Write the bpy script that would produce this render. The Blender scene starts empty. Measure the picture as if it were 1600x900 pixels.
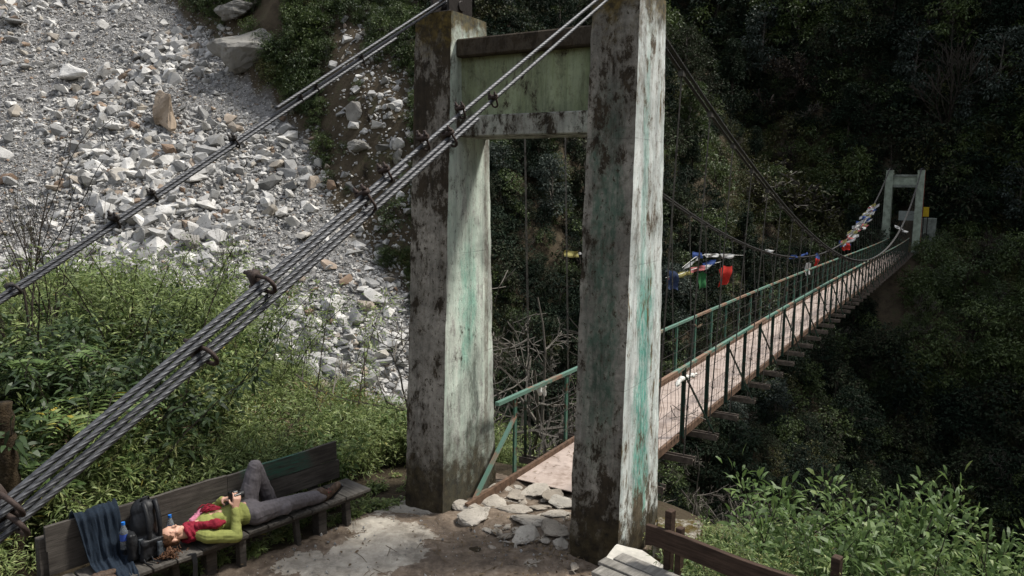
import bpy, bmesh, math
import numpy as np
from mathutils import Vector, Matrix
R_ = math.radians
SC = bpy.context.scene
COL = SC.collection
# ------------------------------------------------------------------ camera
FPX, PITCH, ROLL, CAMH = 1190.51, 0.13406, 0.0099, 3.8
_fw = np.array([0, math.cos(PITCH), -math.sin(PITCH)])
_up0 = np.array([0, math.sin(PITCH), math.cos(PITCH)])
_rt0 = np.array([1., 0, 0])
_rt = math.cos(ROLL) * _rt0 + math.sin(ROLL) * _up0
_up = -math.sin(ROLL) * _rt0 + math.cos(ROLL) * _up0
cam = bpy.data.objects.new('camera', bpy.data.cameras.new('camera'))
COL.objects.link(cam)
cam.matrix_world = Matrix(((_rt[0], _up[0], -_fw[0], 0), (_rt[1], _up[1], -_fw[1], 0), (_rt[2], _up[2], -_fw[2], CAMH), (0, 0, 0, 1)))
cam.data.sensor_width = 36
cam.data.lens = 36 * FPX / 1600
cam.data.clip_start = 0.05
cam.data.clip_end = 3000
SC.camera = cam
# ------------------------------------------------------------------ bridge frame
YAW = 0.53255
TC = np.array([0.2149, 8.3437, 0.0])
A = np.array([math.sin(YAW), math.cos(YAW), 0.0])      # along the bridge
B = np.array([math.cos(YAW), -math.sin(YAW), 0.0])     # across, to the right
SPAN = 58.5
def L(s, w, z):
    return TC + A * s + B * w + np.array([0, 0, z])
# ------------------------------------------------------------------ light
sund = A * 1.0 + B * 1.0 + np.array([0, 0, 2.2])
sund /= np.linalg.norm(sund)
SUN_EL = math.asin(sund[2]); SUN_AZ = math.atan2(sund[0], sund[1])
W = bpy.data.worlds.new("World"); SC.world = W; W.use_nodes = True
nt = W.node_tree
sky = nt.nodes.new('ShaderNodeTexSky'); sky.sky_type = 'NISHITA'; sky.sun_disc = False
sky.sun_elevation = SUN_EL; sky.sun_rotation = SUN_AZ; sky.dust_density = 2.0; sky.air_density = 1.0
hs = nt.nodes.new('ShaderNodeHueSaturation'); hs.inputs['Saturation'].default_value = .32
nt.links.new(sky.outputs[0], hs.inputs['Color']); nt.links.new(hs.outputs[0], nt.nodes['Background'].inputs[0])
nt.nodes['Background'].inputs[1].default_value = 0.15
sl = bpy.data.lights.new('sun', 'SUN'); sl.energy = 2.7; sl.angle = R_(9.0); sl.color = (1, .95, .87)
so = bpy.data.objects.new('sun', sl); COL.objects.link(so)
so.rotation_euler = Vector(sund).to_track_quat('Z', 'Y').to_euler()
SC.view_settings.view_transform = 'Standard'; SC.view_settings.look = 'None'
SC.view_settings.exposure = 0.75; SC.view_settings.gamma = 1
SC.render.engine = 'CYCLES'
SC.cycles.max_bounces = 5; SC.cycles.diffuse_bounces = 3; SC.cycles.transparent_max_bounces = 4
# ------------------------------------------------------------------ noise
def _hash(ix, iy, seed):
    n = (ix.astype(np.int64) * 374761393 + iy.astype(np.int64) * 668265263 + seed * 1442695041) & 0x7fffffff
    n = ((n ^ (n >> 13)) * 1274126177) & 0x7fffffff
    return ((n ^ (n >> 16)) & 0xffff) / 65535.0
def vnoise(x, y, seed=0):
    ix = np.floor(x); iy = np.floor(y); fx = x - ix; fy = y - iy
    fx = fx * fx * (3 - 2 * fx); fy = fy * fy * (3 - 2 * fy)
    a = _hash(ix, iy, seed); b = _hash(ix + 1, iy, seed); c = _hash(ix, iy + 1, seed); d = _hash(ix + 1, iy + 1, seed)
    return (a + (b - a) * fx) * (1 - fy) + (c + (d - c) * fx) * fy - .5
def fbm(x, y, seed=0, octv=4):
    x = np.asarray(x, float); y = np.asarray(y, float)
    r = 0; am = 1
    for i in range(octv):
        r = r + am * vnoise(x, y, seed + i * 17); x = x * 2.03 + 11.3; y = y * 2.03 - 7.1; am *= .5
    return r
def sstep(a, b, x):
    t = np.clip((x - a) / (b - a), 0, 1); return t * t * (3 - 2 * t)
def sp(x, k=.35):
    return k * np.logaddexp(0, x / k)
# ------------------------------------------------------------------ rays through the picture
def ray(px, py):
    return _fw + _rt * (px - 800) / FPX - _up * (py - 450) / FPX
CAM = np.array([0, 0, CAMH])
def onz(px, py, z):
    d = ray(px, py); return CAM + d * (z - CAMH) / d[2]
def onw(px, py, w):
    d = ray(px, py); t = (w - (CAM - TC) @ B) / (d @ B); return CAM + d * t
def atd(px, py, y):
    d = ray(px, py); return CAM + d * (y / d[1])
# ------------------------------------------------------------------ terrain
def z1raw(x, y):
    return -4 + .73 * (y - 25) - 1.1 * sp(x + 5, 1.5) - .06 * np.clip(x + 5, -60, 0)
def hit(px, py, f):
    t = np.linspace(6, 110, 4200); d = ray(px, py)
    P = CAM[None] + d[None] * t[:, None]
    g = P[:, 2] - f(P[:, 0], P[:, 1])
    i = np.argmax(g < 0)
    return P[i] if g[i] < 0 else P[-1]
_edge = np.array([hit(px, py, z1raw) for px, py in ((652, 640), (648, 560), (640, 450), (590, 400), (528, 335), (472, 240), (368, 130), (292, 50), (245, -5), (190, -60))])
_edge = _edge[np.argsort(_edge[:, 1])]
def scree_d(x, y):            # signed distance-ish to the scree's right edge, positive on the wooded side
    xb = np.interp(y, _edge[:, 1], _edge[:, 0])
    return x - xb + 1.0 * fbm(x * .5, y * .5, 5, 3)
def hgt(x, y, detail=True):
    x = np.asarray(x, float); y = np.asarray(y, float)
    dx = x - TC[0]; dy = y - TC[1]
    s = dx * A[0] + dy * A[1]; w = dx * B[0] + dy * B[1]
    dl = (x + 1.96) * -.756 + (y - 8.33) * .655
    dr = np.minimum(w - 1.75, ((x - 1.25) * .66 + (y - 6.35) * .75) - .75)
    hn = -.25 * (sp(dl - .35) ) - 1.15 * (sp(dr)) - 1.0 * sp(s - 1.9)
    hn = hn + np.minimum(.5 * sp(5.2 - y, .5), 2.3)
    hn = hn + 2.5 * np.exp(-((x + 8.5) ** 2 / 16 + (y - 12.5) ** 2 / 26))
    hn = hn + .28 * fbm(x * .8, y * .8, 3) * sstep(.3, 2.5, np.maximum(np.maximum(dl - .3, dr), s - 1.5))
    sd = scree_d(x, y)
    z1 = z1raw(x, y) + 2.6 * sstep(0, 3.5, sd) + .35 * np.clip(sd - 3, 0, 12)
    z2 = -1.25 + 1.75 * (s - 61) * (s > 61) + .95 * (s - 57) * (s <= 57)
    # the far wall turns towards us out of view, steepened to shade the slope
    z2 = z2 + 1.9 * sp(w - 9.5, 1.5) 
    n1 = fbm(x * .12, y * .12, 9, 4) * 3.0 + fbm(x * .6, y * .6, 21, 3) * .5
    rough = sstep(-1, 3, sd)
    z1 = z1 + n1 * (.25 + .75 * rough) 
    z2 = z2 + fbm(x * .11, y * .11, 31, 4) * 5.0 * sstep(1.5, 7, np.abs(s - 59) + np.abs(w) * .4)
    z2 = np.where(z2 > 60, 60 + 30 * np.tanh((z2 - 60) / 30), z2)
    bottom = -24.0 + 0 * x
    k = 1.2
    far = k * np.logaddexp(np.logaddexp(z1 / k, z2 / k), bottom / k)
    h = np.maximum(hn, far)
    if not detail: return far > hn
    m = np.exp(-np.abs(hn - far) / .8) * .25
    return h + m * (far > -20)
def athill(px, py):
    return hit(px, py, hgt)
# ------------------------------------------------------------------ materials
def mat(name):
    m = bpy.data.materials.new(name); m.use_nodes = True
    nt = m.node_tree; return m, nt, nt.nodes['Principled BSDF']
class NB:
    def __init__(s, name, rough=.8, metal=0, spec=.3):
        s.m, s.nt, s.b = mat(name); s.b.inputs['Roughness'].default_value = rough
        s.b.inputs['Metallic'].default_value = metal
        s.b.inputs['Specular IOR Level'].default_value = spec
        s.tc = s.nt.nodes.new('ShaderNodeTexCoord')
    def n(s, t, **k):
        o = s.nt.nodes.new(t)
        for a, v in k.items(): setattr(o, a, v)
        return o
    def l(s, a, b): s.nt.links.new(a, b)
    def mapping(s, scale, rot=(0, 0, 0), src='Object'):
        mp = s.n('ShaderNodeMapping'); mp.inputs['Scale'].default_value = scale; mp.inputs['Rotation'].default_value = rot
        s.l(s.tc.outputs[src], mp.inputs[0]); return mp.outputs[0]
    def noise(s, scale, detail=5, rough=.6, vec=None, dist=0):
        o = s.n('ShaderNodeTexNoise'); o.inputs['Scale'].default_value = scale; o.inputs['Detail'].default_value = detail
        o.inputs['Roughness'].default_value = rough; o.inputs['Distortion'].default_value = dist
        s.l(vec if vec is not None else s.tc.outputs['Object'], o.inputs['Vector']); return o.outputs['Fac']
    def ramp(s, fac, stops, interp='LINEAR'):
        o = s.n('ShaderNodeValToRGB'); o.color_ramp.interpolation = interp
        e = o.color_ramp.elements
        while len(e) < len(stops): e.new(.5)
        for el, (p, c) in zip(e, stops):
            el.position = p
            el.color = (c, c, c, 1) if np.isscalar(c) else (*c, 1)
        s.l(fac, o.inputs[0]); return o.outputs[0]
    def mix(s, f, a, b, blend='MIX'):
        o = s.n('ShaderNodeMix', data_type='RGBA', blend_type=blend)
        for v, i in ((f, 0), (a, 6), (b, 7)):
            if hasattr(v, 'is_linked') or hasattr(v, 'links'): s.l(v, o.inputs[i])
            elif i == 0: o.inputs[0].default_value = v
            else: o.inputs[i].default_value = (v, v, v, 1) if np.isscalar(v) else (*v, 1)
        return o.outputs[2]
    def math(s, op, a, b=0.0, clamp=False):
        o = s.n('ShaderNodeMath', operation=op, use_clamp=clamp)
        for v, i in ((a, 0), (b, 1)):
            if hasattr(v, 'links'): s.l(v, o.inputs[i])
            else: o.inputs[i].default_value = v
        return o.outputs[0]
    def sep(s, src='Object'):
        o = s.n('ShaderNodeSeparateXYZ'); s.l(s.tc.outputs[src], o.inputs[0]); return o.outputs
    def attr(s, name):
        o = s.n('ShaderNodeAttribute'); o.attribute_name = name; return o.outputs['Fac']
    def orand(s): return s.n('ShaderNodeObjectInfo').outputs['Random']
    def color(s, c):
        if hasattr(c, 'links'): s.l(c, s.b.inputs['Base Color'])
        else: s.b.inputs['Base Color'].default_value = (*c, 1)
        return s
    def bump(s, h, strength=.4, dist=.01):
        o = s.n('ShaderNodeBump'); o.inputs['Strength'].default_value = strength; o.inputs['Distance'].default_value = dist
        s.l(h, o.inputs['Height']); s.l(o.outputs[0], s.b.inputs['Normal']); return s
M = {}
def simple(name, c, rough=.7, metal=0, var=.25, scale=20, bump=.2, dist=.004, spec=.3):
    n = NB(name, rough, metal, spec); f = n.noise(scale)
    lo = tuple(v * (1 - var) for v in c); hi = tuple(min(1, v * (1 + var)) for v in c)
    n.color(n.ramp(f, [(.3, lo), (.7, hi)]))
    if bump: n.bump(n.noise(scale * 3), bump, dist)
    M[name] = n.m; return n.m

def concrete(name, base, paint=None, paint2=None, stain=(.030, .022, .013), peel=.5, moss=1.0, cover=.5, orange=False, bands=(), low=1.0, joints=True, spots=1.0):
    """weathered cast concrete of a tower face: x,y horizontal, z up in object space (0 at ground)"""
    n = NB(name, .88, spec=.2)
    xyz = n.sep()
    fine = n.noise(14, 8, .75)
    c = n.ramp(fine, [(.3, tuple(v * .6 for v in base)), (.7, tuple(v * 1.3 for v in base))])
    if paint:
        pn = n.noise(2.2, 9, .72, n.mapping((2.2, 2.2, .7)), .5)
        pm = n.ramp(pn, [(.40, 0), (.46, 1)])
        pc = n.mix(n.ramp(n.noise(3, 7, .7, n.mapping((3, 3, .6))), [(.42, 0), (.62, 1)]), paint, paint2)
        c = n.mix(n.math('MULTIPLY', pm, peel), c, pc)
    for ax, cen, hw, z0, z1, col, st_ in bands:
        wob = n.math('MULTIPLY', n.math('SUBTRACT', n.noise(2.0, 8, .72, n.mapping((2.5, 2.5, .8))), .5), hw * 3.2)
        dd = n.math('ADD', n.math('ABSOLUTE', n.math('SUBTRACT', xyz[ax], cen)), wob)
        ma = n.ramp(n.math('DIVIDE', dd, hw * 2), [(.34, 1), (.62, 0)])
        zz = n.math('ADD', xyz[2], n.math('MULTIPLY', n.math('SUBTRACT', n.noise(1.7, 5, .6), .5), 1.6))
        zm = n.ramp(n.math('DIVIDE', zz, 6.0), [(z0 / 6 - .03, 0), (z0 / 6 + .06, 1), (z1 / 6 - .06, 1), (z1 / 6 + .05, 0)])
        grit = n.ramp(n.noise(18, 7, .75, n.mapping((1, 1, .35))), [(.36, .25), (.56, 1)])
        c = n.mix(n.math('MULTIPLY', n.math('MULTIPLY', n.math('MULTIPLY', ma, zm), grit), st_), c, col)
    # broad tonal blotches
    c = n.mix(1, c, n.ramp(n.noise(1.7, 7, .65, None, .6), [(.32, .62), (.66, 1.22)]), 'MULTIPLY')
    # brown lichen scars: ragged islands, gathered in patches
    gate = n.math('MULTIPLY', n.math('SUBTRACT', n.noise(.9, 4, .55, n.mapping((1.3, 1.3, .8))), .5), .42)
    ends = n.ramp(n.math('DIVIDE', xyz[2], 6.0), [(.02, .07), (.22, .0), (.60, .0), (.90, .055)])
    scar = n.math('ADD', n.math('ADD', n.noise(4.2, 10, .78, n.mapping((1.5, 1.5, .85)), .25), gate), ends)
    scar_m = n.ramp(scar, [(cover, 0), (cover + .035, 1)])
    halo = n.ramp(scar, [(cover - .07, 0), (cover, .55)])
    c = n.mix(halo, c, tuple(v * 1.9 + .02 for v in stain))
    stc = n.ramp(n.noise(9, 6, .7), [(.35, tuple(v * .55 for v in stain)), (.7, tuple(v * 1.7 for v in stain))])
    c = n.mix(n.math('MULTIPLY', scar_m, .93), c, stc)
    if orange:
        om = n.ramp(n.noise(1.9, 8, .75, n.mapping((2.6, 2.6, .7)), .3), [(.585, 0), (.63, 1)])
        c = n.mix(n.math('MULTIPLY', om, .9), c, n.ramp(n.noise(12, 5), [(.35, (.07, .045, .015)), (.7, (.22, .15, .035))]))
    sp2 = n.ramp(n.noise(22, 7, .75, n.mapping((1, 1, .7))), [(.575, 0), (.62, 1)])
    c = n.mix(n.math('MULTIPLY', sp2, .75 * spots), c, tuple(v * 1.2 for v in stain))
    run = n.ramp(n.noise(1.6, 9, .75, n.mapping((6, 6, .5))), [(.36, .50), (.52, 1.0), (.7, 1.14)])
    c = n.mix(.8, c, run, 'MULTIPLY')
    if joints:      # shutter-board joints and a few cracks
        w_ = n.math('ADD', xyz[2], n.math('MULTIPLY', n.noise(9, 4), .02))
        fr = n.math('FRACT', n.math('DIVIDE', n.math('ADD', w_, .62), 1.22))
        jm = n.ramp(fr, [(0, 1), (.004, 1), (.009, 0)])
        jm = n.math('MULTIPLY', jm, n.ramp(n.noise(3, 5), [(.45, 0), (.6, .45)]))
        c = n.mix(jm, c, (.02, .016, .012))
    if moss:
        zz = n.math('ADD', xyz[2], n.math('MULTIPLY', n.math('SUBTRACT', n.noise(3.2, 8, .75), .5), 2.0))
        lo = n.ramp(zz, [(.22 * low, 1), (.55 * low, 0)])
        lowc = n.ramp(n.noise(9, 7, .7), [(.35, (.014, .011, .007)), (.6, (.055, .043, .022)), (.75, (.13, .11, .08))])
        c = n.mix(n.math('MULTIPLY', lo, .93 * moss), c, lowc)
        zt = n.math('ADD', n.math('SUBTRACT', 5.65, xyz[2]), n.math('MULTIPLY', n.math('SUBTRACT', n.noise(4, 7, .7), .5), 1.2))
        top = n.ramp(zt, [(.10, 1), (.38, 0)])
        c = n.mix(n.math('MULTIPLY', top, .9), c, n.ramp(n.noise(14, 4), [(.4, (.035, .026, .010)), (.7, (.15, .105, .025))]))
    n.color(c)
    hh = n.math('SUBTRACT', n.noise(30, 8, .75), n.math('MULTIPLY', scar_m, .5))
    n.bump(hh, .6, .012)
    M[name] = n.m; return n.m
concrete('bare_concrete', (.25, .23, .195), cover=.545, low=1.6, spots=1.25)
concrete('bare_concrete_green', (.25, .235, .20), cover=.567, spots=1.2, bands=[(0, 1.07, .16, 1.2, 4.4, (.030, .085, .055), .75)], low=1.2)
concrete('painted_pale', (.46, .47, .43), (.66, .72, .64), (.56, .67, .58), cover=.655, peel=.9, low=1.9, spots=.6,
         bands=[(1, -.05, .16, 1.6, 3.1, (.22, .46, .36), .8), (1, .05, .12, .3, 1.9, (.10, .12, .10), .8), (1, .34, .05, .5, 5.5, (.20, .17, .14), .8)])
concrete('painted_teal', (.48, .49, .46), (.76, .80, .78), (.68, .76, .74), stain=(.10, .075, .048), cover=.61, peel=.95, orange=True, spots=.6, low=.8,
         bands=[(1, -.02, .21, .2, 3.0, (.14, .44, .36), .95), (1, -.12, .07, 2.6, 5.2, (.25, .50, .44), .6)])
concrete('panel_green', (.20, .225, .135), (.225, .265, .15), (.27, .31, .20), cover=.64, peel=.8, moss=0, joints=False, spots=.4)
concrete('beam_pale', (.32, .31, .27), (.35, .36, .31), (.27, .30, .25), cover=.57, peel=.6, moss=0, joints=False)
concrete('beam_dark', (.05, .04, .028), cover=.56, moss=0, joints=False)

n = NB('steel_rope', .5, .45, .5); f = n.noise(40, 4)
n.color(n.ramp(f, [(.3, (.035, .037, .041)), (.7, (.115, .12, .13))])); M['steel_rope'] = n.m
simple('rusty_iron', (.05, .036, .031), .7, .3, .4, 30, .4)
simple('dark_iron', (.03, .026, .024), .6, .3, .4, 30, .4)
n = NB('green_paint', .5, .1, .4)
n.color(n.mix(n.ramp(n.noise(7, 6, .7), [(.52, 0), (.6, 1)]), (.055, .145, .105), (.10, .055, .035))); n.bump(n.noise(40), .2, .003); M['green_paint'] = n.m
n = NB('rail_paint', .45, .1, .4)
n.color(n.mix(n.ramp(n.noise(1.1, 6, .6), [(.50, 0), (.55, 1)]), (.13, .24, .19), (.26, .17, .12))); n.bump(n.noise(40), .2, .003); M['rail_paint'] = n.m
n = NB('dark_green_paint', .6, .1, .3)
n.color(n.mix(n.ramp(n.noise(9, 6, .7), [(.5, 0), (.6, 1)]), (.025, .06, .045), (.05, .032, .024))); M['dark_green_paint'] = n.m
n = NB('deck_plate', .7, .1, .3)
f = n.noise(2.2, 8, .7); v = n.n('ShaderNodeTexVoronoi'); v.inputs['Scale'].default_value = 60; n.l(n.tc.outputs['Object'], v.inputs['Vector'])
n.color(n.mix(n.ramp(n.noise(3, 8, .75), [(.5, 0), (.68, .8)]), n.ramp(f, [(.3, (.33, .265, .23)), (.7, (.52, .435, .385))]), (.16, .11, .08)))
n.bump(v.outputs['Distance'], .5, .004); M['deck_plate'] = n.m
simple('dark_rope', (.05, .05, .05), .7, .1, .3, 30, .2)
simple('rod_iron', (.07, .066, .06), .6, .2, .4, 12, .3)
simple('beam_iron', (.11, .09, .075), .7, .1, .5, 12, .3)
simple('deck_edge', (.12, .075, .05), .8, .1, .5, 12, .4)
def wood(name, lo, hi, ax=(1, 12, 12), green=False, scale=3):
    n = NB(name, .85, spec=.2); v = n.mapping(ax)
    c = n.ramp(n.noise(scale, 8, .7, v, .3), [(.3, lo), (.7, hi)])
    c = n.mix(n.ramp(n.noise(2.5, 6), [(.45, 0), (.7, .6)]), c, tuple(x * .5 for x in lo))
    if green:
        xyz = n.sep(); m1 = n.ramp(n.math('ADD', xyz[0], n.math('MULTIPLY', n.noise(3, 6), .25)), [(.0, 0), (.01, 1)])
        m2 = n.math('MULTIPLY', n.ramp(n.math('ADD', n.math('ABSOLUTE', n.math('SUBTRACT', xyz[0], .72)), n.math('MULTIPLY', n.noise(5, 6), .5)), [(.50, 1), (.66, 0)]), n.ramp(n.noise(6, 7, .7, n.mapping((1, 8, 8))), [(.35, 0), (.6, 1)]))
        c = n.mix(n.math('MULTIPLY', m2, .9), c, (.04, .12, .085))
    n.color(c); n.bump(n.noise(scale * 2, 8, .75, v), .6, .008); M[name] = n.m
wood('old_wood', (.030, .026, .023), (.12, .108, .095))
wood('old_wood_painted', (.028, .025, .022), (.10, .09, .08), green=True)
wood('seat_wood', (.035, .032, .028), (.15, .138, .122), (12, 1.2, 12))
wood('seat_wood_pale', (.12, .115, .10), (.33, .31, .28), (12, 1.2, 12))
wood('brown_wood', (.022, .014, .010), (.085, .055, .040))
# rocks
def rockmat(name, stops, tint=.4):
    n = NB(name, .9, spec=.15); r = n.orand()
    base = n.ramp(r, stops)
    v = n.ramp(n.noise(2.2, 7, .65), [(.3, .62), (.7, 1.25)])
    c = n.mix(1, base, v, 'MULTIPLY'); c = n.mix(n.ramp(n.noise(9, 8, .75), [(.55, 0), (.62, .55)]), c, (.07, .06, .045)); n.color(c)
    n.bump(n.noise(6, 8, .7), .6, .05); M[name] = n.m
rockmat('scree_rock', [(0, (.14, .14, .135)), (.2, (.31, .31, .305)), (.5, (.44, .435, .42)), (.76, (.54, .53, .505)), (.86, (.70, .69, .66)), (.90, (.37, .345, .30)), (.965, (.35, .29, .235)), (.98, (.27, .205, .155)), (1, (.25, .175, .125))])
rockmat('hill_boulder', [(0, (.17, .165, .15)), (1, (.27, .26, .24))])
rockmat('tan_boulder', [(0, (.33, .26, .195)), (1, (.35, .28, .21))])
rockmat('paving_rock', [(0, (.26, .225, .18)), (.5, (.36, .32, .27)), (1, (.44, .41, .36))])
# ground sheets
n = NB('hillside', .95, spec=.1)
sc = n.attr('scree')
soil = n.ramp(n.noise(1.3, 8, .7), [(.3, (.035, .028, .018)), (.55, (.085, .068, .046)), (.75, (.05, .06, .025))])
vv = n.n('ShaderNodeTexVoronoi'); vv.inputs['Scale'].default_value = 5.5; n.l(n.tc.outputs['Object'], vv.inputs['Vector'])
grav = n.mix(.55, n.ramp(n.noise(3.0, 9, .8), [(.3, (.08, .075, .07)), (.7, (.30, .29, .275))]), n.ramp(vv.outputs['Color'], [(.2, .07), (.6, .28)]))  # gravel darkened so the gaps between stones read as shadow
n.color(n.mix(sc, soil, grav)); n.bump(n.noise(4, 8, .8), .8, .15); M['hillside'] = n.m
n = NB('path_dirt', .95, spec=.1)
f = n.noise(1.1, 9, .62, None, .4)
dirt = n.ramp(n.noise(9, 9, .75), [(.3, (.075, .057, .042)), (.55, (.19, .15, .115)), (.75, (.33, .275, .22))])
slab = n.ramp(n.noise(5, 9, .7), [(.3, (.22, .195, .16)), (.65, (.50, .46, .39))])
pm = n.math('ADD', n.math('MULTIPLY', n.attr('pale'), .30), n.math('MULTIPLY', f, .9))
c = n.mix(n.ramp(n.math('ADD', pm, n.math('MULTIPLY', n.math('SUBTRACT', n.noise(7, 9, .78), .5), .34)), [(.60, 0), (.615, 1)]), dirt, slab)
dk = n.ramp(n.noise(1.7, 8, .7, n.mapping((1, 1, 1))), [(.5, 0), (.62, .55)])
n.color(n.mix(dk, c, (.05, .04, .033))); n.bump(n.noise(24, 9, .75), .8, .02); M['path_dirt'] = n.m
def leafmat(name, stops, trans=.25, rough=.5, spec=.35, orand=.35):
    n = NB(name, rough, spec=spec)
    a = n.attr('lc')
    a = n.math('ADD', n.math('MULTIPLY', a, 1 - orand), n.math('MULTIPLY', n.orand(), orand))
    c = n.ramp(a, stops); n.color(c)
    tr = n.n('ShaderNodeBsdfTranslucent'); n.l(c, tr.inputs[0])
    mx = n.n('ShaderNodeMixShader'); mx.inputs[0].default_value = trans
    n.l(n.b.outputs[0], mx.inputs[1]); n.l(tr.outputs[0], mx.inputs[2])
    out = [k for k in n.nt.nodes if k.type == 'OUTPUT_MATERIAL'][0]; n.l(mx.outputs[0], out.inputs[0])
    M[name] = n.m
leafmat('leaf_near', [(0, (.05, .075, .026)), (.35, (.13, .18, .055)), (.7, (.23, .29, .10)), (.9, (.36, .38, .16)), (.97, (.32, .27, .05)), (1, (.38, .26, .04))], .3)
leafmat('leaf_glossy', [(0, (.04, .07, .022)), (.4, (.09, .15, .045)), (.8, (.16, .23, .075)), (.94, (.26, .31, .12)), (1, (.45, .35, .04))], .3, .5, .3)
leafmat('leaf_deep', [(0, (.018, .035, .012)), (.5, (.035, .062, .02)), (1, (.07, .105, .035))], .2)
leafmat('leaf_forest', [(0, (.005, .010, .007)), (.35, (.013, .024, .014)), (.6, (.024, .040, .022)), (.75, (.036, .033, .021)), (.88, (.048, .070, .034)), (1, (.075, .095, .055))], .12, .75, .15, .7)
leafmat('leaf_slope', [(0, (.022, .038, .014)), (.5, (.055, .085, .026)), (1, (.11, .15, .045))], .2, .5, .35, .6)
leafmat('leaf_grey', [(0, (.022, .034, .028)), (.5, (.05, .068, .054)), (1, (.10, .125, .10))], .15, .6, .3)
leafmat('leaf_yellow', [(0, (.07, .055, .018)), (.5, (.15, .11, .03)), (1, (.24, .15, .035))], .2)
leafmat('leaf_dry', [(0, (.05, .035, .02)), (.5, (.13, .09, .05)), (1, (.24, .19, .12))], .1, .8)
leafmat('leaf_olive', [(0, (.035, .042, .014)), (.5, (.07, .075, .024)), (1, (.11, .11, .035))], .2)
simple('bark', (.045, .036, .028), .9, 0, .4, 8, .4)
simple('bark_pale', (.12, .108, .092), .85, 0, .35, 8, .2)
simple('bark_forest', (.035, .028, .022), .9, 0, .4, 4, 0)
simple('moss', (.10, .075, .018), .95, 0, .5, 14, .8, .03)
simple('stump_bark', (.035, .024, .012), .95, 0, .5, 14, .8, .03)
simple('skin', (.56, .33, .24), .5, 0, .06, 8, 0)
simple('hair_brown', (.10, .048, .024), .6, 0, .5, 60, .8, .006)
simple('lime_cotton', (.24, .26, .075), .85, 0, .10, 30, .15)
simple('grey_trousers', (.11, .10, .107), .85, 0, .15, 30, .15)
simple('crimson_wool', (.21, .010, .025), .85, 0, .3, 40, .4)
simple('pink_wool', (.42, .15, .22), .85, 0, .25, 40, .4)
simple('navy_wool', (.010, .018, .030), .95, 0, .35, 60, .6, .006)
simple('black_nylon', (.012, .013, .015), .5, 0, .3, 40, .3)
simple('grey_nylon', (.05, .06, .07), .5, 0, .2, 40, .3)
simple('boot_leather', (.065, .042, .028), .7, 0, .4, 30, .4)
simple('black_plastic', (.012, .012, .013), .35, 0, .1, 20, 0)
simple('lens_glass', (.02, .02, .03), .05, 0, .1, 20, 0, spec=.8)
simple('blue_plastic', (.02, .16, .55), .4, 0, .1, 20, 0)
simple('white_cloth', (.66, .66, .62), .85, 0, .12, 20, .2)
for nm, c in dict(flag_red=(.50, .03, .02), flag_blue=(.06, .11, .32), flag_navy=(.035, .055, .12), flag_yellow=(.48, .43, .16), flag_green=(.03, .15, .05), flag_white=(.62, .62, .60), flag_pink=(.55, .18, .18)).items():
    simple(nm, c, .85, 0, .2, 12, .2)
n = NB('bottle_plastic', .08, spec=.6); n.color((.75, .82, .88)); n.b.inputs['Transmission Weight'].default_value = .85; M['bottle_plastic'] = n.m
simple('bottle_label', (.05, .10, .40), .4, 0, .1, 20, 0)
simple('yellow_sign', (.62, .42, .02), .6, 0, .15, 8, 0)
simple('grey_sign', (.30, .33, .31), .7, 0, .15, 8, 0)
simple('far_concrete', (.29, .335, .265), .9, 0, .35, 2.5, .2)
simple('far_concrete_dark', (.20, .22, .19), .9, 0, .5, 3, .2)
simple('red_paint', (.35, .06, .04), .7, 0, .2, 8, 0)
simple('white_slab', (.46, .44, .39), .9, 0, .25, 7, .6, .01)
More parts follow.
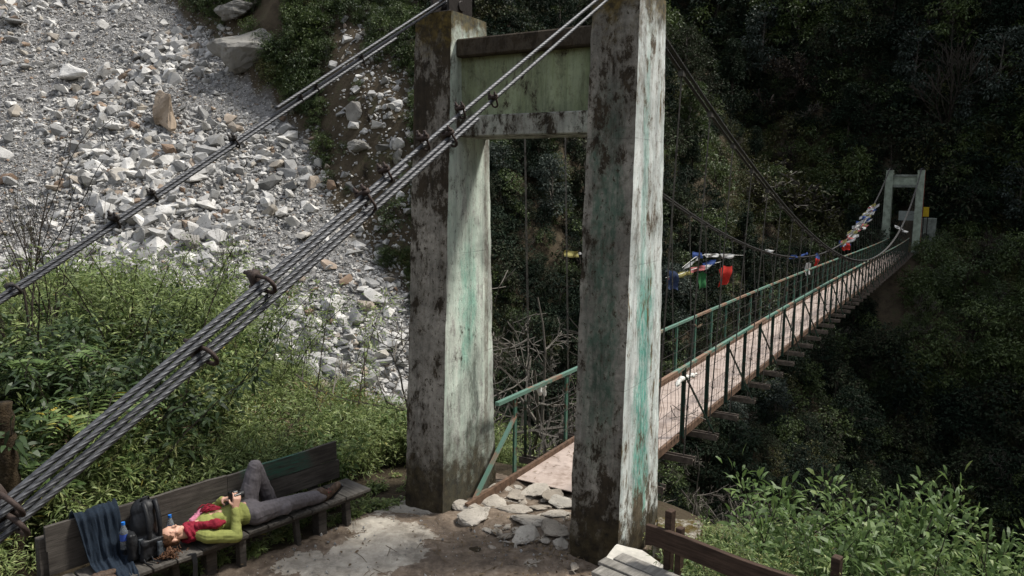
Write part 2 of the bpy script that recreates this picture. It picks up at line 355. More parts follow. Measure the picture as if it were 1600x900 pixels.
# ------------------------------------------------------------------ mesh helpers
def tagp(o, label=None, cat=None, group=None, kind=None):
    if label: o['label'] = label
    if cat: o['category'] = cat
    if group: o['group'] = group
    if kind: o['kind'] = kind
    return o
def empty(name, loc, label, cat, group=None):
    o = bpy.data.objects.new(name, None); COL.objects.link(o); o.location = loc; o.empty_display_size = .2
    return tagp(o, label, cat, group)
class MB:
    def __init__(s): s.v = []; s.f = []; s.mi = []; s.n = 0; s.lc = []
    def add(s, v, f, mi=0, lc=.5):
        v = np.asarray(v, float); s.v.append(v)
        if isinstance(f, np.ndarray): f = (f + s.n).tolist()
        else: f = [[i + s.n for i in q] for q in f]
        s.f += f; s.n += len(v)
        s.mi += ([mi] * len(f)) if np.isscalar(mi) else list(mi)
        s.lc.append(np.full(len(v), lc) if np.isscalar(lc) else np.asarray(lc))
    def box(s, c, size, rot=None, mi=0, jit=0, rng=None):
        x, y, z = np.array(size) / 2.0
        v = np.array([[a * x, b * y, d * z] for d in (-1, 1) for b in (-1, 1) for a in (-1, 1)])
        if jit: v = v + rng.uniform(-jit, jit, v.shape)
        if rot is not None: v = v @ np.array(rot).T
        s.add(v + np.array(c), [(0, 2, 3, 1), (4, 5, 7, 6), (0, 1, 5, 4), (2, 6, 7, 3), (0, 4, 6, 2), (1, 3, 7, 5)], mi)
    def beam(s, p, q, a, b, up=(0, 0, 1), mi=0):
        p = np.array(p, float); q = np.array(q, float); d = q - p; ln = np.linalg.norm(d); d /= ln
        up = np.array(up, float); x = np.cross(d, up)
        if np.linalg.norm(x) < 1e-3: x = np.cross(d, [1, 0, 0])
        x /= np.linalg.norm(x); z = np.cross(x, d)
        s.box((p + q) / 2, (a, ln, b), np.stack([x, d, z], 1), mi)
    def tube(s, pts, rad, sides=6, mi=0, star=None, twist=0, cap=True, lc=.5):
        P = np.asarray(pts, float); n = len(P)
        T = np.gradient(P, axis=0); T /= np.linalg.norm(T, axis=1)[:, None] + 1e-12
        ref = np.array([0, 0, 1.]) if abs(T[0][2]) < .9 else np.array([1., 0, 0])
        U = np.cross(T, ref); U /= np.linalg.norm(U, axis=1)[:, None] + 1e-9; V = np.cross(T, U)
        r = np.broadcast_to(np.asarray(rad, float), (n,))
        th = np.linspace(0, 2 * math.pi, sides, endpoint=False)
        rr = np.ones(sides) if star is None else star(th)
        ang = th[None] + (np.arange(n) * twist)[:, None]
        v = P[:, None] + r[:, None, None] * rr[None, :, None] * (np.cos(ang)[..., None] * U[:, None] + np.sin(ang)[..., None] * V[:, None])
        i = np.arange(n - 1)[:, None] * sides; j = np.arange(sides)[None]; k = (j + 1) % sides
        f = np.stack([i + j, i + k, i + sides + k, i + sides + j], -1).reshape(-1, 4)
        fl = f.tolist()
        if cap: fl += [list(range(sides))[::-1], [(n - 1) * sides + q for q in range(sides)]]
        s.add(v.reshape(-1, 3), fl, mi, lc)
    def ell(s, c, r, rot=None, seg=12, ring=8, mi=0):
        th = np.linspace(0, math.pi, ring + 1)[1:-1]; ph = np.linspace(0, 2 * math.pi, seg, endpoint=False)
        v = [[0, 0, 1]] + [[math.sin(t) * math.cos(p), math.sin(t) * math.sin(p), math.cos(t)] for t in th for p in ph] + [[0, 0, -1]]
        v = np.array(v) * np.array(r)
        if rot is not None: v = v @ np.array(rot).T
        f = [(0, 1 + j, 1 + (j + 1) % seg) for j in range(seg)]
        for i in range(ring - 2):
            for j in range(seg):
                a = 1 + i * seg + j; b = 1 + i * seg + (j + 1) % seg; f.append((a, a + seg, b + seg, b))
        e = len(v) - 1; o = 1 + (ring - 2) * seg
        f += [(e, o + (j + 1) % seg, o + j) for j in range(seg)]
        s.add(v + np.array(c), f, mi)
    def cap(s, p, q, r0, r1, mi=0, flat=(1, 1)):
        """rounded tapered capsule"""
        p = np.array(p, float); q = np.array(q, float); d = q - p; ln = np.linalg.norm(d) + 1e-9; d = d / ln
        ts = [(-1, 0), (-.8, .6), (-.4, .92), (0, 1)]
        pts = []; rad = []
        for a, b in ts: pts.append(p + d * a * r0); rad.append(max(b, .02) * r0)
        for a, b in ts[::-1]: pts.append(q - d * a * r1); rad.append(max(b, .02) * r1)
        s.tube(pts, rad, 12, mi)
    def build(s, name, mats, parent=None, smooth=False, bevel=0, loc=None, attr=False):
        v = np.concatenate(s.v) if s.v else np.zeros((0, 3))
        o = meshobj(name, v, s.f, mats, s.mi, smooth, np.concatenate(s.lc) if attr else None, parent, bevel, loc)
        return o
def meshdata(name, v, f, mats, mi=None, smooth=False, lc=None):
    me = bpy.data.meshes.new(name)
    if isinstance(f, np.ndarray): f = f.tolist()
    me.from_pydata(v.tolist(), [], f)
    for m in (mats if isinstance(mats, (list, tuple)) else [mats]): me.materials.append(M[m])
    if mi is not None and len(mi) and max(mi) > 0: me.polygons.foreach_set('material_index', np.array(mi, np.int32))
    if smooth: me.polygons.foreach_set('use_smooth', np.ones(len(me.polygons), bool))
    if lc is not None:
        at = me.attributes.new('lc', 'FLOAT', 'POINT'); at.data.foreach_set('value', np.asarray(lc, np.float32))
    me.update(); return me
def meshobj(name, v, f, mats, mi=None, smooth=False, lc=None, parent=None, bevel=0, loc=None):
    v = np.asarray(v, float)
    off = np.zeros(3)
    if parent is not None: off = np.array(parent_origin(parent))
    if loc is not None: off = off + np.array(loc) if parent is None else off
    me = meshdata(name, v - (off if loc is not None or parent is not None else 0), f, mats, mi, smooth, lc)
    if bevel:
        bm = bmesh.new(); bm.from_mesh(me)
        bmesh.ops.bevel(bm, geom=bm.edges[:], offset=bevel, segments=1, affect='EDGES'); bm.to_mesh(me); bm.free()
    o = bpy.data.objects.new(name, me); COL.objects.link(o)
    if parent is not None: o.parent = parent
    elif loc is not None: o.location = loc
    return o
def parent_origin(p):
    o = np.array(p.location)
    while p.parent is not None:
        p = p.parent; o = o + np.array(p.location)
    return o
def base_of(o):   # move the origin of a single-mesh thing to its base
    me = o.data; n = len(me.vertices); co = np.empty(n * 3, np.float32); me.vertices.foreach_get('co', co); co = co.reshape(-1, 3)
    c = np.array([(co[:, 0].min() + co[:, 0].max()) / 2, (co[:, 1].min() + co[:, 1].max()) / 2, co[:, 2].min()])
    me.vertices.foreach_set('co', (co - c).ravel()); o.location = np.array(o.location) + c; me.update(); return o
def remeshed(name, mb, mats, parent, vox=.008, smooth=3, disp=None):
    """fuse overlapping solids into one continuous skin"""
    o = mb.build(name, mats, parent)
    m1 = o.modifiers.new('r', 'REMESH'); m1.mode = 'VOXEL'; m1.voxel_size = vox; m1.use_smooth_shade = True
    if smooth:
        m2 = o.modifiers.new('s', 'SMOOTH'); m2.iterations = smooth; m2.factor = .5
    dg = bpy.context.evaluated_depsgraph_get(); dg.update()
    me = bpy.data.meshes.new_from_object(o.evaluated_get(dg)); o.modifiers.clear()
    old = o.data; o.data = me; bpy.data.meshes.remove(old); me.name = name
    if not me.materials: me.materials.append(M[mats])
    if disp:
        n = len(me.vertices); co = np.empty(n * 3, np.float32); me.vertices.foreach_get('co', co); co = co.reshape(-1, 3)
        no = np.empty(n * 3, np.float32); me.vertex_normals.foreach_get('vector', no); no = no.reshape(-1, 3)
        co = co + no * disp(co)[:, None]; me.vertices.foreach_set('co', co.astype(np.float32).ravel()); me.update()
    me.polygons.foreach_set('use_smooth', np.ones(len(me.polygons), bool))
    return o
# ------------------------------------------------------------------ leaves and plants (vectorised)
def rand_unit(rng, n):
    v = rng.normal(size=(n, 3)); return v / np.linalg.norm(v, axis=1)[:, None]
def leaves(mb, pos, dr, ln, wd, rng, mi=0, rich=False, droop=.25):
    n = len(pos); dr = dr / (np.linalg.norm(dr, axis=1)[:, None] + 1e-9)
    side = np.cross(dr, rand_unit(rng, n) * .7 + np.array([0, 0, 1.])); side /= np.linalg.norm(side, axis=1)[:, None] + 1e-9
    nm = np.cross(side, dr)
    ln = np.broadcast_to(ln, (n,))[:, None]; wd = np.broadcast_to(wd, (n,))[:, None]
    lc = rng.random(n)
    dz = np.array([0, 0, -1.])
    if rich:
        a = pos; m1 = pos + dr * ln * .35; m2 = pos + dr * ln * .72 + dz * ln * droop * .35; t = pos + dr * ln + dz * ln * droop
        V = np.stack([a, m1 - side * wd * .5 + nm * wd * .12, m1 + side * wd * .5 + nm * wd * .12, m2 - side * wd * .33, m2 + side * wd * .33, t], 1)
        k = np.arange(n)[:, None] * 6
        F = (k + np.array([[0, 1, 2]])).tolist() + (k + np.array([[1, 3, 4, 2]])).tolist() + (k + np.array([[3, 5, 4]])).tolist()
        mb.add(V.reshape(-1, 3), F, mi, np.repeat(lc, 6))
    else:
        V = np.stack([pos, pos + dr * ln * .45 - side * wd * .5, pos + dr * ln + dz * ln * droop, pos + dr * ln * .45 + side * wd * .5], 1)
        k = np.arange(n)[:, None] * 4
        mb.add(V.reshape(-1, 3), k + np.array([[0, 1, 2, 3]]), mi, np.repeat(lc, 4))
def plant_stems(seed, H, nst, per, ll, lw, spread=.35, lean=.5, mats=('leaf_near', 'bark'), rich=True, tuft=.10, stemr=.005, low=.25, rise=.15):
    rng = np.random.default_rng(seed); mb = MB()
    P = []; D = []
    for i in range(nst):
        b = np.r_[rng.normal(0, spread * .4, 2) * H, 0]
        az = rng.uniform(0, 2 * math.pi); out = np.array([math.cos(az), math.sin(az), 0])
        h = H * rng.uniform(.6, 1.05); le = rng.uniform(.1, lean) * h
        t = np.linspace(0, 1, 6)
        pts = b + out * (t ** 1.8)[:, None] * le + np.array([0, 0, 1]) * (t * h * (1 - .12 * t))[:, None] + np.r_[rng.normal(0, .02, 2) * H, 0] * t[:, None]
        mb.tube(pts, np.linspace(stemr, stemr * .3, 6), 3, 1, cap=False)
        q = rng.uniform(low, 1, per) ** .8
        pos = np.stack([np.interp(q, t, pts[:, k]) for k in range(3)], 1)
        o = rand_unit(rng, per); o[:, 2] *= .6
        pos = pos + o * (tuft * H * rng.random((per, 1)))
        P.append(pos); D.append(o + np.array([0, 0, rise]))
    P = np.concatenate(P); D = np.concatenate(D); n = len(P)
    leaves(mb, P, D, ll * rng.uniform(.6, 1.3, n), lw * rng.uniform(.7, 1.2, n), rng, 0, rich)
    v = np.concatenate(mb.v); return meshdata('plant', v, mb.f, mats, mb.mi, False, np.concatenate(mb.lc))
def tree_crown(seed, H, R, nclump, per, ll, lw, mats, trunk=True, base=.25, cone=0.0, flat=.75):
    rng = np.random.default_rng(seed); mb = MB(); P = []; D = []
    tr = np.array([[0, 0, -.6], [rng.normal(0, .05), rng.normal(0, .05), H * .4], [rng.normal(0, .1), rng.normal(0, .1), H * .9]])
    if trunk: mb.tube(tr, [H * .022, H * .016, H * .005], 5, 1, cap=False)
    for i in range(nclump):
        u = rng.random(); zc = H * (base + (1 - base) * u)
        rr = R * ((1 - u) ** .6 if cone else math.sin(math.pi * min(.95, .22 + .7 * u)) ** .7) * rng.uniform(.35, 1.05)
        az = rng.uniform(0, 2 * math.pi); c = np.array([rr * math.cos(az), rr * math.sin(az), zc])
        mb.tube([[0, 0, max(.1, zc - rr * .6)], c * [.5, .5, 1], c], [H * .006, H * .004, H * .002], 3, 1, cap=False)
        cr = R * rng.uniform(.22, .42)
        o = rand_unit(rng, per); pos = c + o * cr * rng.uniform(.35, 1, (per, 1)) ** .6 * np.array([1, 1, flat])
        P.append(pos); D.append(o + rand_unit(rng, per) * .7)
    P = np.concatenate(P); D = np.concatenate(D); n = len(P)
    leaves(mb, P, D, ll * rng.uniform(.6, 1.4, n), lw * rng.uniform(.7, 1.3, n), rng, 0)
    return meshdata('tree', np.concatenate(mb.v), mb.f, mats, mb.mi, False, np.concatenate(mb.lc))
def branch_paths(seed, H, r0, levels=4, kids=4, spread=.8, updraft=.25, trunk_frac=.45, wig=.12):
    """list of (points, radii, level, tip direction) of a branching tree"""
    rng = np.random.default_rng(seed); out = []
    def go(p, d, ln, r, lev):
        n = 5; pts = [p]; dd = d.copy()
        for i in range(n):
            dd = dd + rng.normal(0, wig, 3) + np.array([0, 0, updraft * .2]); dd /= np.linalg.norm(dd); pts.append(pts[-1] + dd * ln / n)
        pts = np.array(pts); out.append((pts, np.linspace(r, r * .45, n + 1), lev))
        if lev < levels:
            for k in range(kids + (2 if lev == 0 else 0)):
                t = rng.uniform(.3, 1) if lev else rng.uniform(.25, 1)
                q = pts[int(t * n)]; a = rand_unit(rng, 1)[0]; nd = dd * (1 - spread * .5) + a * spread; nd[2] += updraft; nd /= np.linalg.norm(nd)
                go(q, nd, ln * rng.uniform(.4, .68), r * .5, lev + 1)
    go(np.array([0, 0, -.2]), np.array([0, 0, 1.]), H * trunk_frac * 1.3, r0, 0)
    return out
def branch_mesh(name, seed, H, r0, mats='bark', leafmat=None, nleaf=0, ll=.05, lw=.02, thin=1, **k):
    mb = MB(); tips = []
    for pts, rad, lev in branch_paths(seed, H, r0, **k):
        mb.tube(pts, np.maximum(rad, .0025 * thin), 5 if lev < 2 else 3, 0, cap=False)
        if lev >= 2: tips.append(pts[2:])
    if leafmat:
        rng = np.random.default_rng(seed + 1); T = np.concatenate(tips); P = T[rng.integers(0, len(T), nleaf)] + rng.normal(0, ll * .7, (nleaf, 3))
        leaves(mb, P, rand_unit(rng, nleaf), ll * rng.uniform(.6, 1.3, nleaf), lw, rng, 1)
        mats = (mats, leafmat)
    return meshdata(name, np.concatenate(mb.v), mb.f, mats, mb.mi, False, np.concatenate(mb.lc))
# scatter: one object, its points carry proto index, rotation, scale
PROTO = bpy.data.collections.new('prototypes')
def scatter(name, meshes, pos, idx, rot, scl, kind='stuff', label=None, cat=None):
    pc = bpy.data.collections.new(name + '_parts')
    for i, me in enumerate(meshes):
        o = bpy.data.objects.new('%s_%02d' % (name, i), me); pc.objects.link(o)
    me = bpy.data.meshes.new(name); n = len(pos)
    me.vertices.add(n); me.vertices.foreach_set('co', np.asarray(pos, np.float32).ravel())
    a = me.attributes.new('idx', 'INT', 'POINT'); a.data.foreach_set('value', np.asarray(idx, np.int32))
    a = me.attributes.new('rot', 'FLOAT_VECTOR', 'POINT'); a.data.foreach_set('vector', np.asarray(rot, np.float32).ravel())
    a = me.attributes.new('scl', 'FLOAT_VECTOR', 'POINT'); a.data.foreach_set('vector', np.asarray(scl, np.float32).ravel())
    o = bpy.data.objects.new(name, me); COL.objects.link(o)
    g = bpy.data.node_groups.new(name, 'GeometryNodeTree')
    g.interface.new_socket('Geometry', in_out='INPUT', socket_type='NodeSocketGeometry')
    g.interface.new_socket('Geometry', in_out='OUTPUT', socket_type='NodeSocketGeometry')
    N = g.nodes; gi = N.new('NodeGroupInput'); go = N.new('NodeGroupOutput')
    ip = N.new('GeometryNodeInstanceOnPoints'); ci = N.new('GeometryNodeCollectionInfo')
    ci.inputs['Collection'].default_value = pc; ci.inputs['Separate Children'].default_value = True; ci.inputs['Reset Children'].default_value = True
    def at(nm, ty):
        q = N.new('GeometryNodeInputNamedAttribute'); q.data_type = ty; q.inputs['Name'].default_value = nm; return q.outputs[0]
    lk = g.links.new
    lk(gi.outputs[0], ip.inputs['Points']); lk(ci.outputs[0], ip.inputs['Instance']); ip.inputs['Pick Instance'].default_value = True
    lk(at('idx', 'INT'), ip.inputs['Instance Index']); lk(at('rot', 'FLOAT_VECTOR'), ip.inputs['Rotation']); lk(at('scl', 'FLOAT_VECTOR'), ip.inputs['Scale'])
    lk(ip.outputs[0], go.inputs[0])
    md = o.modifiers.new('scatter', 'NODES'); md.node_group = g
    return tagp(o, label, cat, None, kind)

# ================================================================== SETTING
# hillside: one sheet all round, finest where the camera looks
az = np.concatenate([np.arange(-180, -50, 4.), np.arange(-50, 50, .3), np.arange(50, 180.1, 4.)])
rr = np.concatenate([[.3], .8 * 1.0165 ** np.arange(0, 340)]); rr = np.append(rr, [260, 340, 500])
AZ, RR = np.meshgrid(np.radians(az), rr)
GX = RR * np.sin(AZ); GY = RR * np.cos(AZ)
GZ = hgt(GX, GY)
GZ = np.where(GY < -5, np.maximum(GZ, 2.2 + .25 * (-GY - 5)), GZ)
GZ = np.minimum(GZ, 160 + 0 * GZ)
na = len(az); nr = len(rr)
I = (np.arange(nr - 1)[:, None] * na + np.arange(na - 1)[None]).ravel()
F = np.stack([I, I + 1, I + na + 1, I + na], 1)
V = np.stack([GX, GY, GZ], -1).reshape(-1, 3)
hill = meshobj('hillside', V, F[:, ::-1], 'hillside', smooth=True)
sdv = scree_d(V[:, 0], V[:, 1])
mask = (1 - sstep(.1, .45, sdv + .5 * fbm(V[:, 0] * 2, V[:, 1] * 2, 66, 3))) * sstep(17, 21, V[:, 1]) * (V[:, 2] > -9) * hgt(V[:, 0], V[:, 1], False)
at = hill.data.attributes.new('scree', 'FLOAT', 'POINT'); at.data.foreach_set('value', mask.astype(np.float32))
tagp(hill, kind='structure')
# trodden ground between the benches
xs = np.arange(-2.9, 2.6, .028); ys = np.arange(3.6, 10.2, .028)
X, Y = np.meshgrid(xs, ys)
S_ = (X - TC[0]) * A[0] + (Y - TC[1]) * A[1]; W_ = (X - TC[0]) * B[0] + (Y - TC[1]) * B[1]
DL = (X + 1.96) * -.756 + (Y - 8.33) * .655
edge = np.maximum(np.maximum(DL + .30 + .12 * fbm(X * 2, Y * 2, 77), S_ - .9), W_ - 1.75)
edge = np.maximum(edge, -(Y - 4.2)) + .10 * fbm(X * 3, Y * 3, 78)
pale_c = [(onz(620, 850, 0), .42), (onz(590, 830, 0), .40), (onz(560, 890, 0), .5), (onz(640, 880, 0), .3), (onz(600, 785, 0), .42), (onz(640, 800, 0), .3), (onz(480, 893, 0), .35), (onz(540, 880, 0), .3)]
PALE = np.zeros_like(X)
for c, r in pale_c: PALE = np.maximum(PALE, np.exp(-(((X - c[0]) ** 2 + (Y - c[1]) ** 2) / r ** 2)))
Z = hgt(X, Y) + .035 - .35 * np.clip(edge, 0, 1) - .06 * (edge > 0)
Z = Z + .05 * fbm(X * 1.7, Y * 1.7, 41) + .030 * fbm(X * 9, Y * 9, 42, 4) * (1 - .6 * PALE) + .02 * PALE
ny, nx = X.shape
I = (np.arange(ny - 1)[:, None] * nx + np.arange(nx - 1)[None]).ravel()
path = meshobj('path', np.stack([X, Y, Z], -1).reshape(-1, 3), np.stack([I, I + 1, I + nx + 1, I + nx], 1), 'path_dirt', smooth=True)
at = path.data.attributes.new('pale', 'FLOAT', 'POINT'); at.data.foreach_set('value', PALE.astype(np.float32).ravel())
tagp(path, kind='structure')

# ================================================================== NEAR TOWER
S0 = 2.141; WB, DB, WT, DT, HT = .550, 1.185, .498, .716, 5.647
def Tl(s, w, z): return np.array([w, s, z])      # tower-local
tower = empty('bridge_tower', TC, 'tall weathered concrete portal with peeling paint at the near end of the footbridge', 'bridge tower')
tower.rotation_euler = (0, 0, -YAW)
def pillar(side, front, right, left):
    """tapered column, finely divided, edges worn"""
    rng = np.random.default_rng(5 + side); nz = 90; prof = []
    mb = MB()
    ku, kv = 5, 8
    base = []
    for i in range(ku): base.append((-1 + 2 * i / ku, -1))
    for i in range(kv): base.append((1, -1 + 2 * i / kv))
    for i in range(ku): base.append((1 - 2 * i / ku, 1))
    for i in range(kv): base.append((-1, 1 - 2 * i / kv))
    base = np.array(base); n = len(base)
    V = []
    for j in range(nz + 1):
        h = j / nz; z = -.5 + (HT + .5) * h; hh = max(0, z / HT)
        w = (WB + (WT - WB) * hh) / 2; d = (DB + (DT - DB) * hh) / 2
        cr = 1 - .03 * ((np.abs(base[:, 0]) > .99) & (np.abs(base[:, 1]) > .99)) * (1 + .8 * fbm(np.full(n, z * 5), np.arange(n) * 3.1, 8 + side))
        jx = .004 * fbm(base[:, 0] * 2 + 3, np.full(n, z * 2.0), 61 + side) + .004 * fbm(base[:, 1] * 7, np.full(n, z * 9), 62)
        V.append(np.stack([base[:, 0] * w * cr + jx + side * S0 / 2, base[:, 1] * d * cr + jx, np.full(n, z)], 1))
    V = np.concatenate(V)
    F = []; mi = []
    for j in range(nz):
        for i in range(n):
            k = (i + 1) % n; F.append((j * n + i, j * n + k, (j + 1) * n + k, (j + 1) * n + i))
            mi.append(0 if i < ku else (1 if i < ku + kv else (0 if i < 2 * ku + kv else 2)))
    top = [nz * n + i for i in range(n)]; F.append(top); mi.append(3)
    o = bpy.data.objects.new('pillar', meshdata('pillar', V, F, (front, right, left, 'moss'), mi, False)); COL.objects.link(o); o.parent = tower
    bm = bmesh.new(); bm.from_mesh(o.data)
    for e in bm.edges: e.smooth = e.calc_face_angle(0) < .5
    for f in bm.faces: f.smooth = True
    bm.to_mesh(o.data); bm.free()
    return o
p1 = pillar(-1, 'bare_concrete', 'painted_pale', 'bare_concrete'); p1['label'] = 'farther, left pillar with pale green inner face'
p2 = pillar(1, 'bare_concrete_green', 'painted_teal', 'painted_pale'); p2['label'] = 'nearer, right pillar with white and turquoise side'
def tpart(name, mb, mats, parent=tower, bevel=0, smooth=False):
    o = bpy.data.objects.new(name, meshdata(name, np.concatenate(mb.v), mb.f, mats, mb.mi, smooth)); COL.objects.link(o); o.parent = parent
    if bevel:
        bm = bmesh.new(); bm.from_mesh(o.data); bmesh.ops.bevel(bm, geom=bm.edges[:], offset=bevel, segments=1, affect='EDGES'); bm.to_mesh(o.data); bm.free()
    return o
zb = [4.322, 4.545, 5.170, 5.360]
iw = S0 / 2 - .245
fs = -.26
mb = MB(); mb.box((0, (.0 + .16) / 2, (zb[1] + zb[2]) / 2), (2 * iw, .50, zb[2] - zb[1])); cb = tpart('crossbeam', mb, 'panel_green')
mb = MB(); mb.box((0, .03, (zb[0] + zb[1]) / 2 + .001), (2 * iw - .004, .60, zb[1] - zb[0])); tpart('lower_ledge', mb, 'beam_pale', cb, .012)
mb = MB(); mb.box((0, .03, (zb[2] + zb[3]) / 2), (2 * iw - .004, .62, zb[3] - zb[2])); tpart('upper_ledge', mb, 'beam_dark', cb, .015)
for sd in (-1, 1):      # iron saddles that carry the cables over the pillar tops
    mb = MB()
    for k in (-.11, .11): mb.box((sd * S0 / 2 + k, 0, HT + .17), (.03, .46, .36))
    mb.box((sd * S0 / 2, 0, HT + .012), (.34, .56, .03))
    mb.tube([(sd * S0 / 2 - .14, 0, HT + .12), (sd * S0 / 2 + .14, 0, HT + .12)], .06, 10)
    tpart('cable_saddle', mb, 'dark_iron', bevel=.006)
# ================================================================== FAR TOWER
FT = TC + A * SPAN + np.array([0, 0, -.42])
ft = empty('bridge_tower', FT, 'small pale green concrete portal at the far end of the footbridge', 'bridge tower'); ft.rotation_euler = (0, 0, -YAW)
for sd in (-1, 1):
    mb = MB(); nz = 14; V = []
    for j in range(nz + 1):
        z = -3.2 + (HT + 3.2) * j / nz; hh = max(0, z / HT); w = (WB + (WT - WB) * hh) / 2; d = (DB + (DT - DB) * hh) / 2
        V += [(sd * S0 / 2 + a * w, b * d, z) for a, b in ((-1, -1), (1, -1), (1, 1), (-1, 1))]
    F = [(j * 4 + i, j * 4 + (i + 1) % 4, j * 4 + 4 + (i + 1) % 4, j * 4 + 4 + i) for j in range(nz) for i in range(4)] + [(nz * 4, nz * 4 + 1, nz * 4 + 2, nz * 4 + 3)]
    mi = [0, 1, 0, 0] * nz + [0]
    mb.add(np.array(V), F, mi if sd == 1 else 0)
    tpart('pillar', mb, ('far_concrete', 'red_paint') if sd == 1 else 'far_concrete', ft)
mb = MB(); mb.box((0, .05, 4.85), (2 * iw + .03, .4, .62)); cb2 = tpart('crossbeam', mb, 'far_concrete', ft)
mb = MB(); mb.box((0, .05, 4.45), (2 * iw + .02, .55, .2)); tpart('lower_ledge', mb, 'far_concrete_dark', cb2)
mb = MB(); mb.box((0, .05, 5.24), (2 * iw + .02, .55, .16)); tpart('upper_ledge', mb, 'far_concrete_dark', cb2)
for sd in (-1, 1):
    mb = MB(); mb.box((sd * S0 / 2, 0, HT + .08), (.3, .46, .16)); tpart('cable_saddle', mb, 'dark_iron', ft)

# ================================================================== FOOTBRIDGE
_zs = np.array([-2, 0, 6, 12, 20, 30, 38, 48, 58.5]); _zz = np.array([.10, .10, .07, -.04, -.16, -.38, -.60, -.80, -.92])
_pc = np.polyfit(_zs, _zz, 4)
def zd(s): return np.polyval(_pc, s)
def cabz(s): return 1.0 + 4.62 * np.abs((np.asarray(s) - 29.5) / 29.3) ** 2.08
WR = .65
bridge = empty('footbridge', L(0, 0, 0), 'long narrow suspension footbridge with pinkish steel deck and green handrails crossing the gorge', 'footbridge')
rng = np.random.default_rng(11)
E1 = SPAN - .6
mb = MB(); s = .75
while s < E1:
    e = min(s + 2.0, E1); j = rng.normal(0, .006)
    q = [L(s + .01, -.60, zd(s) + j), L(s + .01, .60, zd(s) + j), L(e - .01, .60, zd(e) + j + .004), L(e - .01, -.60, zd(e) + j + .004)]
    v = np.array(q + [p - np.array([0, 0, .012]) for p in q])
    mb.add(v, [(0, 1, 2, 3), (7, 6, 5, 4), (0, 4, 5, 1), (1, 5, 6, 2), (2, 6, 7, 3), (3, 7, 4, 0)]); s = e
mb.build('deck', 'deck_plate', bridge)
ss = np.linspace(-.35, E1, 60)
for sd in (-1, 1):
    mb = MB()
    for i in range(59):
        if sd == 1 and ss[i] < .3: continue
        mb.beam(L(ss[i], sd * .625, zd(ss[i]) + .01), L(ss[i + 1], sd * .625, zd(ss[i + 1]) + .01), .045, .11)
    mb.build('edge_beam', 'deck_edge', bridge)
CS = np.arange(1.65, E1, 1.22)
for s in CS:
    mb = MB(); z = zd(s) - .09
    for k in (-.05, .05): mb.box(L(s + k, 0, z), (2.1, .012, .09), np.stack([B, A, [0, 0, 1]], 1))
    mb.box(L(s, 0, z + .0), (2.09, .094, .012), np.stack([B, A, [0, 0, 1]], 1))
    mb.build('floor_beam', 'beam_iron', bridge)
for sd in (-1, 1):
    s0 = .35 if sd == -1 else 1.0
    mb = MB(); st = np.arange(s0, E1, 1.2)
    for a, b in zip(st[:-1], st[1:]): mb.beam(L(a, sd * WR, zd(a) + 1.07), L(b + .02, sd * WR, zd(b) + 1.07), .055, .045)
    mb.build('handrail', 'rail_paint', bridge)
PS = [.80] + list(CS[1:] - .61)
for sd in (-1, 1):
    for i, s in enumerate(PS):
        if s > 56: continue
        mb = MB(); z = zd(s)
        mb.box(L(s, sd * WR, z + .50), (.012, .06, 1.14), np.stack([B, A, [0, 0, 1]], 1)); mb.box(L(s + .02, sd * (WR + .02), z + .50), (.055, .010, 1.14), np.stack([B, A, [0, 0, 1]], 1))
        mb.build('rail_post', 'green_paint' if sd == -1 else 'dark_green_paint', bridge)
# entry brace on the left
mb = MB(); mb.beam(L(.80, -WR - .01, zd(.8) + .80), L(-.22, -WR - .01, .05), .05, .03); o = mb.build('entry_brace', 'rail_paint', bridge)
for sd in (-1, 1):
    for i, s in enumerate(CS[::2]):
        if s > 55: continue
        mb = MB(); z = zd(s)
        mb.beam(L(s + .04, sd * 1.0, z - .10), L(s - .55, sd * (WR + .03), z + .93), .038, .014); mb.build('outrigger_brace', 'dark_green_paint', bridge)
for sd in (-1, 1):      # hanger rods with their clips
    for i, s in enumerate(CS):
        if s > 56.3: continue
        mb = MB(); zt = float(cabz(s)); z0 = zd(s) - .12; wt = sd * 1.07; wb_ = sd * .90
        for k in (-.02, .02):
            mb.tube([L(s + k, wb_, z0), L(s + k * .6, wt, zt)], .006 if k < 0 else .005, 4)
        if zt - z0 > 1.5:
            for zz in np.arange(z0 + .8, zt - .3, 1.15):
                q = (zz - z0) / (zt - z0); mb.box(L(s, wb_ + (wt - wb_) * q, zz), (.02, .06, .025))
        mb.box(L(s, wt, zt - .03), (.06, .10, .08), np.stack([B, A, [0, 0, 1]], 1))
        mb.build('hanger_rod', 'rod_iron', bridge)
for sd in (-1, 1):      # sagging wire netting under the handrails
    mb = MB(); rng = np.random.default_rng(20 + sd)
    for h in (.25, .52, .80):
        s = np.arange(1.2, 56, .35); jj = rng.normal(0, .012, len(s))
        mb.tube(np.array([L(a, sd * (WR - .01), zd(a) + h + j) for a, j in zip(s, jj)]), .004, 3)
    for a in np.arange(1.3, 56, .17):
        q = rng.normal(0, .022, 6); hh = np.linspace(.02, 1.05, 6)
        mb.tube(np.array([L(a + q[k], sd * (WR + q[k] * .3), zd(a) + hh[k]) for k in range(6)]), .0032, 3, cap=False)
    mb.build('wire_netting', 'dark_iron', bridge)

